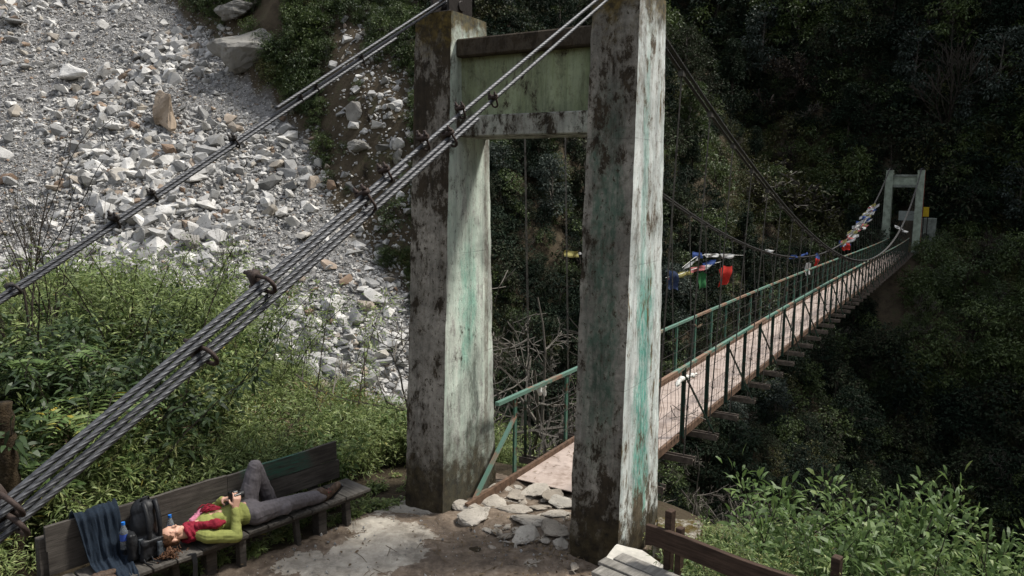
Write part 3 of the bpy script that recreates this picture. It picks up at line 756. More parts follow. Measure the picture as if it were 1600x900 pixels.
# ================================================================== CABLES
star6 = lambda th: .76 + .24 * np.abs(np.cos(3.5 * th)) ** .7
def dense(pts, step):
    pts = np.array(pts); d = np.r_[0, np.cumsum(np.linalg.norm(np.diff(pts, axis=0), axis=1))]
    q = np.linspace(0, d[-1], max(2, int(d[-1] / step))); return np.stack([np.interp(q, d, pts[:, k]) for k in range(3)], 1)
def rope(name, pts, r, label, parent=None, group='steel cables of the footbridge', step=.02, lay=.30, cat='cable'):
    P = dense(pts, step); mb = MB(); mb.tube(P, r, 35, 0, star6, 2 * math.pi * step / lay / 1.0)
    o = mb.build(name, 'steel_rope' if step < .05 else 'dark_rope', parent, True)
    bm = bmesh.new(); bm.from_mesh(o.data)
    bm.to_mesh(o.data); bm.free()
    if parent is None: tagp(o, label, cat, group)
    return o
def stayfit(pxs, w, ext, deg=1):
    P = np.array([onw(x, y, w) for x, y in pxs]); s = (P - TC) @ A; c = np.polyfit(s, P[:, 2], deg)
    return lambda q: L(q, w, np.polyval(c, q)), s
def stay(pxs, w, r, s_end, s_top, loops, label_up, doublew=.0):
    f, s = stayfit(pxs, w, 0, 2 if len(pxs) > 4 else 1)
    return f
RR_ = .0145
def straight(f, a, b, off):
    q = np.linspace(a, b, 24); d = f(b) - f(a); d = d / np.linalg.norm(d); nrm = np.cross(B, d); nrm = nrm * np.sign(nrm[2])
    return np.array([f(x) for x in q]) + nrm * off[0] + B * off[1]
up_f, _ = stayfit([(38, 762), (161, 660), (400, 456), (501, 373), (600, 279), (748, 158), (937, 0)], 1.07, 0, 2)
lo_f, _ = stayfit([(12, 826), (198, 660), (400, 485), (610, 300), (777, 156), (952, 0)], 1.07, 0, 2)
le_f, _ = stayfit([(0, 469), (100, 400), (184, 347), (256, 298), (350, 232), (493, 143), (565, 92), (687, 12)], -1.07, 0, 2)
DIRS = {}
def groundpoint(f):
    for q in np.linspace(-5.5, -12, 200):
        P = f(q)
        if P[2] < hgt(P[0], P[1]) + .35: return q
    return -10
e_r = max(groundpoint(up_f), groundpoint(lo_f)); e_l = groundpoint(le_f)
def uclamp(mb, f, s, off, width=.055, height=.10, big=1.0, bolts=True, ang=0):
    big = big * .8
    """a wire-rope clip: saddle, U-bolt and two nuts, across the rope"""
    p = f(s); d = f(s + .1) - f(s - .1); d /= np.linalg.norm(d); nrm = np.cross(B, d); nrm *= np.sign(nrm[2]); c = p + nrm * off
    x = B * math.cos(ang) + nrm * math.sin(ang); z = -B * math.sin(ang) + nrm * math.cos(ang)
    w = width * big / 2; h = height * big / 2; r = .009 * big
    pts = [c + x * w + z * (h + .05 * big), c + x * w - z * h * .5] + [c + x * w * math.cos(t) - z * (h * .5 + w * math.sin(t)) for t in np.linspace(.3, math.pi - .3, 5)] + [c - x * w - z * h * .5, c - x * w + z * (h + .05 * big)]
    mb.tube(pts, r, 8)
    mb.box(c + z * h * .95, (2.7 * w, .045 * big, .03 * big), np.stack([x, d, z], 1))
    for k in (-1, 1): mb.tube([c + x * w * k + z * (h * 1.15), c + x * w * k + z * (h * 1.15 + .022 * big)], .017 * big, 6)
def rope_set():
    # upper right stay: single above the clips, doubled below
    sA = -2.95
    def parts(f, split, e, base, main_label):
        main = rope('steel_cable', straight(f, e, -.05, (base + .0115, -.009)), RR_, main_label)
        tail = rope('returned_end', straight(f, e, split, (base - .0115, .009)), RR_, None, main)
        return main, tail
    m1, _ = parts(up_f, -3.55, e_r, 0, 'upper of two thick doubled stay ropes running down from the right pillar')
    m2, _ = parts(lo_f, -2.75, e_r, 0, 'lower of two thick doubled stay ropes running down from the right pillar')
    m3, _ = parts(le_f, -1.0, e_l, 0, 'twisted steel stay rope running down from the left pillar top in front of the scree')
    ex = rope('steel_cable', straight(le_f, -2.6, -.05, (.065, .03)), .014, 'thinner second stay rope lying along the one from the left pillar top', None)
    def sof(px, py, w): return float((onw(px, py, w) - TC) @ A)
    for px, py, off, big, par, f, an in ((772, 156, .0, 1.0, m2, lo_f, 0), (722, 180, .02, 1.0, m1, up_f, 0), (705, 214, 0, 1.25, m2, lo_f, .3), (665, 226, .02, 1.15, m1, up_f, 0),
                               (606, 282, .02, 1.1, m1, up_f, .2)):
        mb = MB(); uclamp(mb, f, sof(px, py, 1.07), off, .06, .09, big, ang=an); mb.build('rope_clip', 'rusty_iron', par, True)
    mb = MB(); s_ = sof(572, 325, 1.07); uclamp(mb, up_f, s_, -.03, .075, .12, 1.2, ang=.35); mb.build('rope_clip', 'rusty_iron', m1, True)
    for px, py, par, f, an in ((412, 432, m1, up_f, -.5), (320, 540, m2, lo_f, -.6)):
        mb = MB(); uclamp(mb, f, sof(px, py, 1.07), 0, .075, .085, 1.5, ang=an + 1.9); mb.build('rope_clip', 'rusty_iron', par, True)
    # heavy shackles in the lower left
    for (px, py), f, par in (((12, 778), up_f, m1), ((20, 812), lo_f, m2)):
        mb = MB(); uclamp(mb, f, sof(px, py, 1.07), 0, .085, .085, 1.45, ang=1.3); mb.build('rope_clip', 'rusty_iron', par, True)
    for px, py, big, an in ((565, 90, .9, 0), (495, 143, .9, .3), (470, 150, .9, 0), (368, 216, 1.15, .3), (240, 294, 1.05, .2), (181, 345, 1.25, -.2), (24, 452, 1.4, 1.7)):
        mb = MB(); uclamp(mb, le_f, sof(px, py, -1.07), .0, .055, .08, big, ang=an); mb.build('rope_clip', 'dark_iron', m3, True)
    for f, e, w, nm in ((up_f, e_r, 1.07, 'right'), (le_f, e_l, -1.07, 'left')):
        p = f(e); mb = MB(); g = float(hgt(p[0], p[1])); mb.box((p[0], p[1], g + .15), (.9, .9, 1.3), np.stack([B, A, [0, 0, 1]], 1)); o = mb.build('anchor_block', 'white_slab', None, False, .03)
        base_of(o); tagp(o, 'concrete block outside the picture anchoring the %s stay ropes' % nm, 'anchor block')
rope_set()
for sd in (-1, 1):      # main cables over the span, two ropes side by side
    for k in (0, 1):
        q = np.linspace(0.0, 58.4, 120); P = np.array([L(a, sd * 1.07 + (k - .5) * .055, float(cabz(a)) + .02 * k) for a in q])
        P[0][2] = HT + .10; P[-1][2] = HT - .42 + .14
        rope('steel_cable', P, .024, ('left' if sd == -1 else 'right') + (' outer' if (k == 0) == (sd == -1) else ' inner') + ' main steel cable sagging over the footbridge deck from tower to tower', None, step=.06, lay=.36)
#@@PART2

# ================================================================== ROCKS
def rock_mesh(name, seed, matn, n=14, flat=.7, sub=0, sharp=True):
    rng = np.random.default_rng(seed); bm = bmesh.new()
    for p in rand_unit(rng, n) * rng.uniform(.75, 1, (n, 1)) * np.array([1, rng.uniform(.6, .9), flat * rng.uniform(.7, 1.1)]): bm.verts.new(p * .5)
    bmesh.ops.convex_hull(bm, input=bm.verts[:])
    for v in [v for v in bm.verts if not v.link_faces]: bm.verts.remove(v)
    if sub:
        bmesh.ops.bevel(bm, geom=bm.edges[:], offset=.03, segments=1, affect='EDGES')
        bmesh.ops.triangulate(bm, faces=bm.faces[:])
        for k in range(sub): bmesh.ops.subdivide_edges(bm, edges=bm.edges[:], cuts=1, use_grid_fill=True)
        sd = rng.uniform(0, 50)
        for v in bm.verts:
            c = v.co; q = float(fbm(c.x * 3.2 + sd, c.y * 3.2 + c.z * 4.1, seed, 4)); v.co = c * (1 + .34 * q + .14 * float(fbm(c.z * 11 + sd, c.x * 11 - c.y * 7, seed + 3, 3)))
    me = bpy.data.meshes.new(name); bm.to_mesh(me); bm.free(); me.materials.append(M[matn]); return me
SR = [rock_mesh('rock', 100 + i, 'scree_rock', 12 + i % 6, .6) for i in range(12)]
rng = np.random.default_rng(77)
def scree_scatter(n):
    y = rng.uniform(19, 62, n); x = rng.uniform(-46, 6, n)
    d = scree_d(x, y); z = hgt(x, y)
    ok = (d < .6 + rng.normal(0, .5, n)) & (x / y > -.78) & (z > -10) & (z < CAMH + .27 * y)
    return np.stack([x, y, z], 1)[ok]
P = scree_scatter(310000)
coarse = .75 + 1.0 * sstep(34, 22, P[:, 1]) + 1.5 * np.clip(fbm(P[:, 0] * .16, P[:, 1] * .16, 55, 3), -.3, .6)
coarse = coarse * (1 - .42 * sstep(28, 34, P[:, 1]) * sstep(-9, -2, scree_d(P[:, 0], P[:, 1])))
size = .165 * (1 - rng.random(len(P))) ** (-.36) * coarse * (.7 + P[:, 1] / 70)
size = np.where(rng.random(len(P)) < .17, size * rng.uniform(1.5, 2.2, len(P)), size)
size = np.clip(size, .09, 1.15)
order = np.argsort(-size / P[:, 1]); P = P[order]; size = size[order]
big, rest = slice(0, 260), slice(260, None)
def rots(n, tilt=.5): return np.stack([rng.normal(0, tilt, n), rng.normal(0, tilt, n), rng.uniform(0, 6.28, n)], 1)
Q = P[rest].copy(); Q[:, 2] += size[rest] * .10
scatter('scree', SR, Q, rng.integers(0, 12, len(Q)), rots(len(Q)), size[rest][:, None] * rng.uniform(.7, 1.35, (len(Q), 3)), 'stuff')
def put(me, name, p, rot, scl, label, cat, group=None):
    o = bpy.data.objects.new(name, me); COL.objects.link(o); o.location = p; o.rotation_euler = rot; o.scale = scl if hasattr(scl, '__len__') else (scl,) * 3
    return tagp(o, label, cat, group)
for i in range(260):
    r = rots(1, .4)[0]; s = size[i]
    put(SR[i % 12], 'rock', P[i] + [0, 0, s * .12], r, s * rng.uniform(.75, 1.3, 3), 'angular grey rock lying among the loose rubble of the bright scree slope', 'rock', 'larger rocks of the scree slope')
BR = [rock_mesh('boulder', 300 + i, 'hill_boulder', 13, .8, 2) for i in range(4)] + [rock_mesh('boulder', 320, 'tan_boulder', 10, .8, 2)] + [rock_mesh('boulder', 330 + i, 'scree_rock', 11, .75, 1) for i in range(3)]
def boulder(px, py, wpx, me, label, asp=(1, .9, .9), rz=0, rx=0, f=hgt):
    p = hit(px, py, f); d = np.linalg.norm(p - CAM); s = wpx / FPX * d * 1.15
    return put(me, 'boulder', p + [0, 0, s * .22], (rx, .1, rz), (s * asp[0], s * asp[1], s * asp[2]), label, 'boulder')
boulder(380, 104, 100, BR[0], 'huge grey boulder perched above the upper right edge of the scree', (1, 1, 1.05))
boulder(372, 38, 74, BR[1], 'flat topped pale boulder just above the huge perched boulder', (1, .9, .6))
boulder(264, 196, 78, BR[4], 'big tan orange boulder standing in the middle of the scree', (.85, .8, 1.15), 2.2)
boulder(552, 188, 34, BR[2], 'upright grey boulder on the wooded slope left of the left pillar', (.8, .8, 1.2))
boulder(562, 240, 42, BR[3], 'rounded grey boulder below the upright one on the brown slope', (1.1, .8, .9), .3)
boulder(622, 250, 24, BR[1], 'narrow pale standing boulder next to the left pillar', (.8, .8, 1.7))
boulder(20, 44, 34, BR[5], 'pale flat rock near the upper left end of the scree', (1.2, .8, .5))
boulder(110, 128, 48, BR[6], 'pale slab shaped rock on the upper scree left of the tan boulder', (1.2, .8, .7))
boulder(176, 205, 34, BR[7], 'brown edged rock under the slab shaped rock of the scree', (1.1, .8, .7))
boulder(322, 208, 32, BR[5], 'grey pointed rock on the scree right of the tan boulder', (1, .8, .9), 2)
boulder(300, 288, 42, BR[6], 'bright white rock just above the left stay rope', (1.2, .8, .7), 1)
boulder(210, 352, 46, BR[0], 'broad pale grey boulder at the foot of the scree behind the bushes', (1.2, .9, .8), 1)
boulder(300, 388, 40, BR[1], 'grey boulder half hidden by the tops of the bushes', (1.1, .9, .9), 2)
for i, (px, py, w) in enumerate(((592, 476, 26), (606, 492, 24), (560, 536, 30), (586, 530, 22), (612, 536, 26), (602, 560, 20), (620, 566, 22), (600, 590, 20), (537, 505, 24), (618, 590, 18), (524, 470, 20), (480, 545, 36), (450, 520, 42), (425, 575, 36), (505, 545, 24), (560, 600, 24), (470, 590, 34), (400, 560, 30), (440, 470, 26), (575, 565, 20), (630, 610, 22), (545, 580, 26))):
    p = hit(px, py, hgt); d = np.linalg.norm(p - CAM); s = w / FPX * d * 1.6
    put(BR[5 + i % 3], 'boulder', p + [0, 0, s * .12], (.2 * i, .1, i * 1.3), (s, s * .85, s * .85), 'block of rock in the heap at the toe of the scree beside the left pillar', 'boulder', 'boulders heaped at the toe of the scree')
# rubble in the chute left of the tower and over the wooded slope
nr_ = 2600; px = rng.normal(600, 60, nr_); py = rng.uniform(110, 440, nr_)
PP = []
tt = np.linspace(20, 75, 700)
for a, b in zip(px, py):
    if 470 < a < 655: PP.append(hit(a, b, z1raw))
PP = np.array(PP); PP[:, 2] = hgt(PP[:, 0], PP[:, 1]); sz = np.clip(.13 * (1 - rng.random(len(PP))) ** (-.45), .1, .9)
scatter('rubble', SR, PP, rng.integers(0, 12, len(PP)), rots(len(PP)), sz[:, None] * rng.uniform(.7, 1.3, (len(PP), 3)), 'stuff')
# paving stones of the bridge approach
PR = [rock_mesh('paving_stone', 400 + i, 'paving_rock', 16, .42, 2) for i in range(6)]
where = ['left of the green brace', 'in front of the left pillar corner', 'below the green brace foot', 'centre of the approach', 'right under the deck plate edge', 'left under the deck plate edge', 'centre front row', 'upper right by the right pillar', 'right edge by the right pillar', 'behind the front row', 'front edge, pale', 'front edge beside the right pillar', 'between the larger slabs', 'small, dark, against the right pillar foot', 'by the left pillar rear corner', 'small, flat, alone on the dirt', 'small pebble at the right pillar foot', 'small white, alone on the dirt']
st = [(727, 790, 46, 1, .06), (742, 808, 50, 1.3, .06), (773, 787, 38, .8, .03), (806, 795, 36, .9, .04), (850, 764, 44, .5, .05), (806, 772, 34, .5, .04), (832, 812, 48, .9, .05), (866, 774, 40, .5, .05), (880, 786, 34, .7, .06), (868, 802, 30, .8, .04), (832, 832, 44, 1.0, .03), (864, 826, 46, 1.2, .05), (843, 792, 26, .6, .04), (878, 850, 30, 1.3, .02), (762, 758, 26, .8, .02), (832, 877, 18, .6, .0), (900, 883, 16, .9, .02), (768, 855, 12, 1, .0)]
rs_ = np.random.default_rng(91)
while len(st) < 46:
    a_, b_ = rs_.uniform(752, 888), rs_.uniform(758, 845)
    if all((a_ - q[0]) ** 2 + ((b_ - q[1]) * 1.3) ** 2 > 14 ** 2 for q in st) and b_ > 758 + (a_ < 790) * 10: st.append((a_, b_, rs_.uniform(13, 22), 1.0, .01)); where.append('one of the small ones filling the joints')
    if rs_.random() < .002: break
for i, ((px, py, w, h, zz), wh) in enumerate(zip(st, where)):
    p = onz(px, py, zz + .035); d = np.linalg.norm(p - CAM); s = w / FPX * d * 1.12
    me = PR[i % 6].copy() if False else PR[i % 6]
    o = put(me, 'paving_stone', p, (.05 * math.sin(i * 3), .06 * math.cos(i * 2), YAW * -1 + i * 1.1), (s * 1.7, s * 1.45, s * h * 1.0), 'flat rough stone in the bridge approach, ' + wh, 'stone', 'small stones filling the joints of the approach' if i >= 18 else None)
rng2 = np.random.default_rng(8)
npb = 1500; u = rng2.uniform(-1.6, 1.4, npb); v = rng2.uniform(-3.6, .5, npb)
pp = np.array([L(b, a, 0) for a, b in zip(u, v)]); pp[:, 2] = hgt(pp[:, 0], pp[:, 1]) + .04
# heavier by the pillar foot
scatter('gravel', SR[:6], pp, rng2.integers(0, 6, npb), rng2.uniform(0, 6, (npb, 3)), (.010 + .05 * rng2.random(npb) ** 6)[:, None] * np.ones((npb, 3)), 'stuff')

# ================================================================== LEFT BENCH
BO = np.array([-1.96, 8.33, 0.0]); BE = np.array([.655, .756, 0]); BD = np.array([.756, -.655, 0])
BROT = np.stack([BE, BD, [0, 0, 1]], 1)
def Bp(t, v, z): return BO + BE * t + BD * v + np.array([0, 0, z])
def thing_local(name, loc, label, cat): return empty(name, loc, label, cat)
bench = empty('bench', Bp(-1.5, .2, 0), 'long old grey plank bench with a backrest on the left of the path', 'bench')
bench.rotation_euler = (0, 0, math.atan2(BE[1], BE[0]))
def lpart(name, mb, mats, parent, origin, rotm, bevel=0, smooth=False, attr=False):
    """mesh given in world coordinates -> child of a rotated empty"""
    v = (np.concatenate(mb.v) - np.array(origin)) @ np.array(rotm)
    o = bpy.data.objects.new(name, meshdata(name, v, mb.f, mats, mb.mi, smooth, np.concatenate(mb.lc) if attr else None)); COL.objects.link(o); o.parent = parent
    if bevel:
        bm = bmesh.new(); bm.from_mesh(o.data); bmesh.ops.bevel(bm, geom=bm.edges[:], offset=bevel, segments=1, affect='EDGES'); bm.to_mesh(o.data); bm.free()
    return o
BR3 = np.stack([BE, np.cross([0, 0, 1], BE), [0, 0, 1]], 1)
def board(mb, t0, t1, v, th, z0a, z1a, z0b=None, z1b=None, seed=0, nseg=26):
    """upright board with a worn wavy top edge; z at t0 (a) and t1 (b)"""
    z0b = z0a if z0b is None else z0b; z1b = z1a if z1b is None else z1b
    t = np.linspace(t0, t1, nseg); q = np.linspace(0, 1, nseg)
    lo = z0a + (z0b - z0a) * q + .006 * fbm(t * 4, t * 0 + 3, seed); hi = z1a + (z1b - z1a) * q + .018 * fbm(t * 3, t * 0 + 7, seed + 1, 3)
    V = []
    for i in range(nseg): V += [Bp(t[i], v - th / 2, lo[i]), Bp(t[i], v + th / 2, lo[i]), Bp(t[i], v + th / 2, hi[i]), Bp(t[i], v - th / 2, hi[i])]
    F = [(i * 4 + a, i * 4 + (a + 1) % 4, i * 4 + 4 + (a + 1) % 4, i * 4 + 4 + a) for i in range(nseg - 1) for a in range(4)] + [(0, 1, 2, 3), ((nseg - 1) * 4 + 3, (nseg - 1) * 4 + 2, (nseg - 1) * 4 + 1, (nseg - 1) * 4)]
    mb.add(np.array(V), F)
og = Bp(-1.5, .2, 0)
for nm, args, mt in (('backrest_board', (-1.34, -.02, -.015, .035, .695, .885, .70, .91), 'old_wood_painted'), ('backrest_board', (-2.98, -1.345, -.015, .04, .69, .90, .69, .89), 'old_wood'),
                     ('backrest_board', (-2.97, -1.25, -.012, .035, .47, .685), 'old_wood'), ('backrest_board', (-1.245, .01, -.012, .035, .475, .69), 'old_wood')):
    mb = MB(); board(mb, *args, seed=int(args[0] * -10) + 5); lpart(nm, mb, mt, bench, og, BR3)
rng3 = np.random.default_rng(3); t = .10; first = True
while t > -3.2:
    wd = .34 if first else rng3.uniform(.19, .27); mb = MB(); v1 = .47 + rng3.uniform(-.015, .015)
    mb.box(Bp(t - wd / 2, v1 / 2 + .012, .43 + rng3.uniform(-.004, .004)), (wd - .012, v1 - .01, .034), BROT @ np.array(Matrix.Rotation(rng3.normal(0, .008), 3, 'Z')))
    lpart('seat_plank', mb, 'seat_wood', bench, og, BR3, .004); t -= wd; first = False
mb = MB(); mb.box(Bp(-1.55, .40, .395), (3.15, .05, .06), BROT); mb.box(Bp(-1.55, .08, .395), (3.15, .05, .06), BROT); lpart('seat_rail', mb, 'old_wood', bench, og, BR3, .004)
for t_, v_, w_ in ((-.16, .36, .085), (-.5, .34, .125), (-.80, .40, .065), (-1.45, .41, .085), (-1.72, .30, .13), (-2.05, .34, .08), (-2.6, .38, .09), (-3.1, .36, .09), (-.3, -.062, .09), (-1.2, -.062, .09), (-2.1, -.062, .09), (-3.0, -.062, .09)):
    g = float(hgt(*Bp(t_, v_, 0)[:2])); mb = MB(); mb.beam(Bp(t_, v_, g - .08), Bp(t_ + rng3.normal(0, .012), v_ - .01, .412 if v_ > .1 else .80), w_, w_ * .8, BE); lpart('leg', mb, 'old_wood', bench, og, BR3, .005)

# ================================================================== PERSON
person = None
def Pp(t, v, z): return Bp(t, v, z)
def hand(mb, wrist, fdir, palm_n, s=1.0, curl=.9, side=1):
    """palm plus five bent fingers; fdir = direction of the fingers, palm_n = direction the palm faces"""
    f = np.array(fdir, float); f /= np.linalg.norm(f); nrm = np.array(palm_n, float); nrm -= f * (nrm @ f); nrm /= np.linalg.norm(nrm); x = np.cross(f, nrm) * side
    w = np.array(wrist)
    for k in np.linspace(-.028, .028, 4): mb.cap(w + x * k * .6 * s, w + f * .080 * s + x * k * s, .016 * s, .013 * s)
    for i, (k, ln) in enumerate(((-.033, .062), (-.011, .074), (.011, .078), (.033, .070))):
        p = w + f * .082 * s + x * k * s; d = f
        for seg, r in ((.45, .0095), (.3, .0088), (.25, .008)):
            ca, sa = math.cos(curl * .55), math.sin(curl * .55); d2 = d * ca + nrm * sa; nn = nrm * ca - d * sa
            q = p + d2 / np.linalg.norm(d2) * ln * seg * s; mb.cap(p, q, r * s, r * .93 * s); p = q; d = d2
            nrm_l = nn
    p = w + f * .022 * s + x * .030 * s; q = p + (f * .55 + x * .75 + nrm * .4) * .036 * s; mb.cap(p, q, .013 * s, .0105 * s); mb.cap(q, q + (f * .7 + x * .1 + nrm * .6) * .032 * s, .0105 * s, .009 * s)
HC = Pp(-2.06, .285, .605)       # head centre
# head frame: crown direction hc (towards -t), face direction hf (up, a little to the near side), hr = her right (towards the viewer)
hc = -BE * .97 + np.array([0, 0, .06]) + BD * -.10; hc /= np.linalg.norm(hc)
hf = np.array([0, 0, 1.]) + BD * .32; hf -= hc * (hf @ hc); hf /= np.linalg.norm(hf); hr = np.cross(hf, hc); hr *= np.sign(hr @ BD)
HR = np.stack([hr, hf, hc], 1)
def H_(r, f, c): return HC + hr * r + hf * f + hc * c
JS = dict(pel=Pp(-1.28, .29, .575), sp=Pp(-1.48, .29, .575), ch=Pp(-1.68, .29, .585), nk=Pp(-1.865, .29, .575),
          shN=Pp(-1.79, .44, .545), shF=Pp(-1.79, .135, .555), elN=Pp(-1.56, .545, .495), elF=Pp(-1.575, .03, .56), haN=Pp(-1.495, .425, .715), haF=Pp(-1.50, .20, .745),
          hiN=Pp(-1.26, .375, .565), hiF=Pp(-1.26, .20, .565), knN=Pp(-.86, .40, .565), knF=Pp(-1.13, .165, .955), anN=Pp(-.49, .375, .515), anF=Pp(-.95, .13, .52))
J = JS
mb = MB()
mb.ell(H_(0, -.012, .022), (.074, .092, .088), HR, 20, 14); mb.ell(H_(0, .030, -.040), (.052, .052, .066), HR, 16, 12)   # cranium, face
mb.ell(H_(0, .052, -.092), (.026, .022, .022), HR)                                                # chin
mb.ell(H_(0, .086, -.018), (.010, .013, .024), HR); mb.ell(H_(0, .096, -.033), (.014, .013, .011), HR)                   # nose
mb.ell(H_(0, .074, -.060), (.022, .010, .006), HR); mb.ell(H_(0, .072, -.070), (.019, .010, .006), HR)                   # lips
for k in (-1, 1):
    mb.ell(H_(.030 * k, .064, .000), (.015, .012, .008), HR); mb.ell(H_(.030 * k, .068, .018), (.022, .008, .007), HR); mb.ell(H_(.036 * k, .052, -.032), (.020, .02, .02), HR)  # lids, brow, cheek
    mb.ell(H_(.078 * k, -.012, -.010), (.007, .018, .030), HR); mb.ell(H_(.076 * k, -.008, -.030), (.007, .010, .012), HR)        # ears
mb.cap(H_(0, -.01, -.06), J['nk'], .052, .055)
mb.cap(J['nk'], J['ch'], .07, .11); mb.cap(J['ch'], J['sp'], .11, .10); mb.cap(J['sp'], J['pel'], .10, .115)
for a, b, r0, r1 in (('shN', 'elN', .048, .038), ('elN', 'haN', .036, .026), ('shF', 'elF', .048, .038), ('elF', 'haF', .036, .026), ('hiN', 'knN', .078, .052), ('knN', 'anN', .050, .036), ('hiF', 'knF', .078, .052), ('knF', 'anF', .050, .036), ('nk', 'shN', .055, .055), ('nk', 'shF', .055, .055), ('anN', 'anN', .04, .04)):
    mb.cap(J[a], J[b], r0, r1)
hand(mb, J['haN'] + np.array([0, 0, .012]), BE * .25 + np.array([0, 0, .85]) - BD * .10, -BD * .9 + BE * .2, .98, .95, 1)
hand(mb, J['haF'], BE * .30 + BD * .85 + np.array([0, 0, .25]), np.array([0, 0, -1.]) + BE * .1, .98, .7, -1)
pb = remeshed('person', mb, 'skin', None, .0062, 2)
base_of(pb)
person = tagp(pb, 'person in a lime top and grey trousers lying on the bench, one knee raised, holding a black camera', 'person')
person['label'] = 'person in lime top and grey trousers asleep on the bench with a black camera'
def fold(a, sc_, seed): return lambda co: a * fbm(co[:, 0] * sc_ + co[:, 2] * sc_ * .7, co[:, 1] * sc_ - co[:, 2] * sc_ * .5, seed, 3)
mb = MB()
E_ = lambda c, r, mi=0: mb.ell(c, r, BROT, 18, 12, mi)
E_(Pp(-1.70, .29, .588), (.15, .158, .102)); E_(Pp(-1.50, .29, .588), (.20, .142, .104)); E_(Pp(-1.36, .29, .58), (.10, .15, .105)); E_(Pp(-1.64, .35, .655), (.065, .06, .045)); E_(Pp(-1.64, .22, .655), (.065, .06, .045)); E_(Pp(-1.47, .29, .635), (.11, .11, .065))
for a, b, r0, r1 in (('shN', 'elN', .068, .054), ('elN', 'haN', .054, .038), ('shF', 'elF', .066, .052), ('elF', 'haF', .052, .038), ('nk', 'shN', .058, .066), ('nk', 'shF', .058, .066)): mb.cap(J[a], J[b] if b[:2] != 'ha' else J[a] + (J[b] - J[a]) * .93, r0, r1)
remeshed('long_sleeve_top', mb, 'lime_cotton', pb, .0055, 3, lambda co: .007 * fbm(co[:, 0] * 9 + co[:, 2] * 26, co[:, 1] * 9 - co[:, 2] * 20, 3, 3) + .003 * fbm(co[:, 0] * 40, co[:, 1] * 40, 9, 2))
mb = MB()
E_(Pp(-1.28, .29, .575), (.14, .165, .118)); E_(Pp(-1.18, .37, .565), (.12, .085, .10))
mb.cap(J['hiN'], J['knN'], .108, .078); mb.cap(J['knN'], J['anN'] - (J['anN'] - J['knN']) * .04, .078, .070)
mb.cap(J['hiF'], J['knF'], .105, .078); mb.cap(J['knF'], J['anF'], .078, .074); mb.ell(J['knF'] + [0, 0, .0], (.07, .075, .075), BROT)
mb.ell(Pp(-.98, .47, .555), (.075, .035, .055), BROT)
remeshed('trousers', mb, 'grey_trousers', pb, .006, 3, lambda co: .011 * fbm(co[:, 0] * 7 + co[:, 2] * 16, co[:, 1] * 22 - co[:, 2] * 9, 8, 3) + .004 * fbm(co[:, 0] * 35, co[:, 1] * 35, 9, 2))
# boots
def boot(an, fw, up_, nm):
    mb = MB(); fw = np.array(fw, float); fw /= np.linalg.norm(fw); up_ = np.array(up_, float); up_ -= fw * (up_ @ fw); up_ /= np.linalg.norm(up_); sx = np.cross(fw, up_)
    rm = np.stack([fw, sx, up_], 1)
    mb.cap(an + up_ * .07, an - up_ * .02, .052, .05); mb.ell(an - up_ * .045 + fw * .05, (.13, .045, .042), rm, 14, 10); mb.ell(an - up_ * .05 + fw * .13, (.065, .047, .036), rm, 12, 8); mb.ell(an - up_ * .04 - fw * .035, (.05, .04, .045), rm)
    b = remeshed(nm, mb, 'boot_leather', pb, .006, 2, fold(.006, 40, 5))
    m2 = MB(); m2.box(an - up_ * .094 + fw * .055, (.265, .082, .022), rm); s_ = m2.build('sole', 'black_plastic', b, False, .008)
    m3 = MB()
    for k in range(5): m3.tube([an + fw * (.045 + .02 * k) - up_ * (.0 + .011 * k) + sx * q * .03 for q in (-1, -.3, .3, 1)], .004, 4)
    m3.build('laces', 'crimson_wool', b)
boot(J['anN'] + BE * .04, BD * .35 + np.array([0, 0, .85]) + BE * .75, -BE * .9 + np.array([0, 0, .3]), 'boot')
boot(J['anF'] + [0, 0, .02], BE * .95 + BD * .1, [0, 0, 1], 'boot')
# hair: cap over the back of the skull and a loose curly bun hanging to the near side
mb = MB(); mb.ell(H_(0, -.024, .030), (.083, .094, .092), HR, 22, 16); mb.ell(H_(.0, -.05, -.02), (.074, .062, .075), HR, 16, 10)
hr_o = remeshed('hair', mb, 'hair_brown', pb, .006, 1, fold(.006, 60, 9))
rngh = np.random.default_rng(6); mb = MB(); bc = Pp(-2.13, .40, .485)
for i in range(170):
    c = bc + np.array(BROT @ (rngh.normal(0, 1, 3) * [.046, .030, .014])); t_ = np.linspace(0, 5, 14); ax = rand_unit(rngh, 2)
    mb.tube(c + (np.cos(t_)[:, None] * ax[0] + np.sin(t_)[:, None] * ax[1]) * .010 + (t_[:, None] - 2.5) * .005 * ax[1], .0038, 4)
for i in range(10): mb.tube([H_(.05, -.06, .03), bc + (H_(.05, -.06, .03) - bc) * .4 + rngh.normal(0, .01, 3), bc + rngh.normal(0, .02, 3)], .010, 5)
mb.build('curly_ponytail', 'hair_brown', hr_o, True)
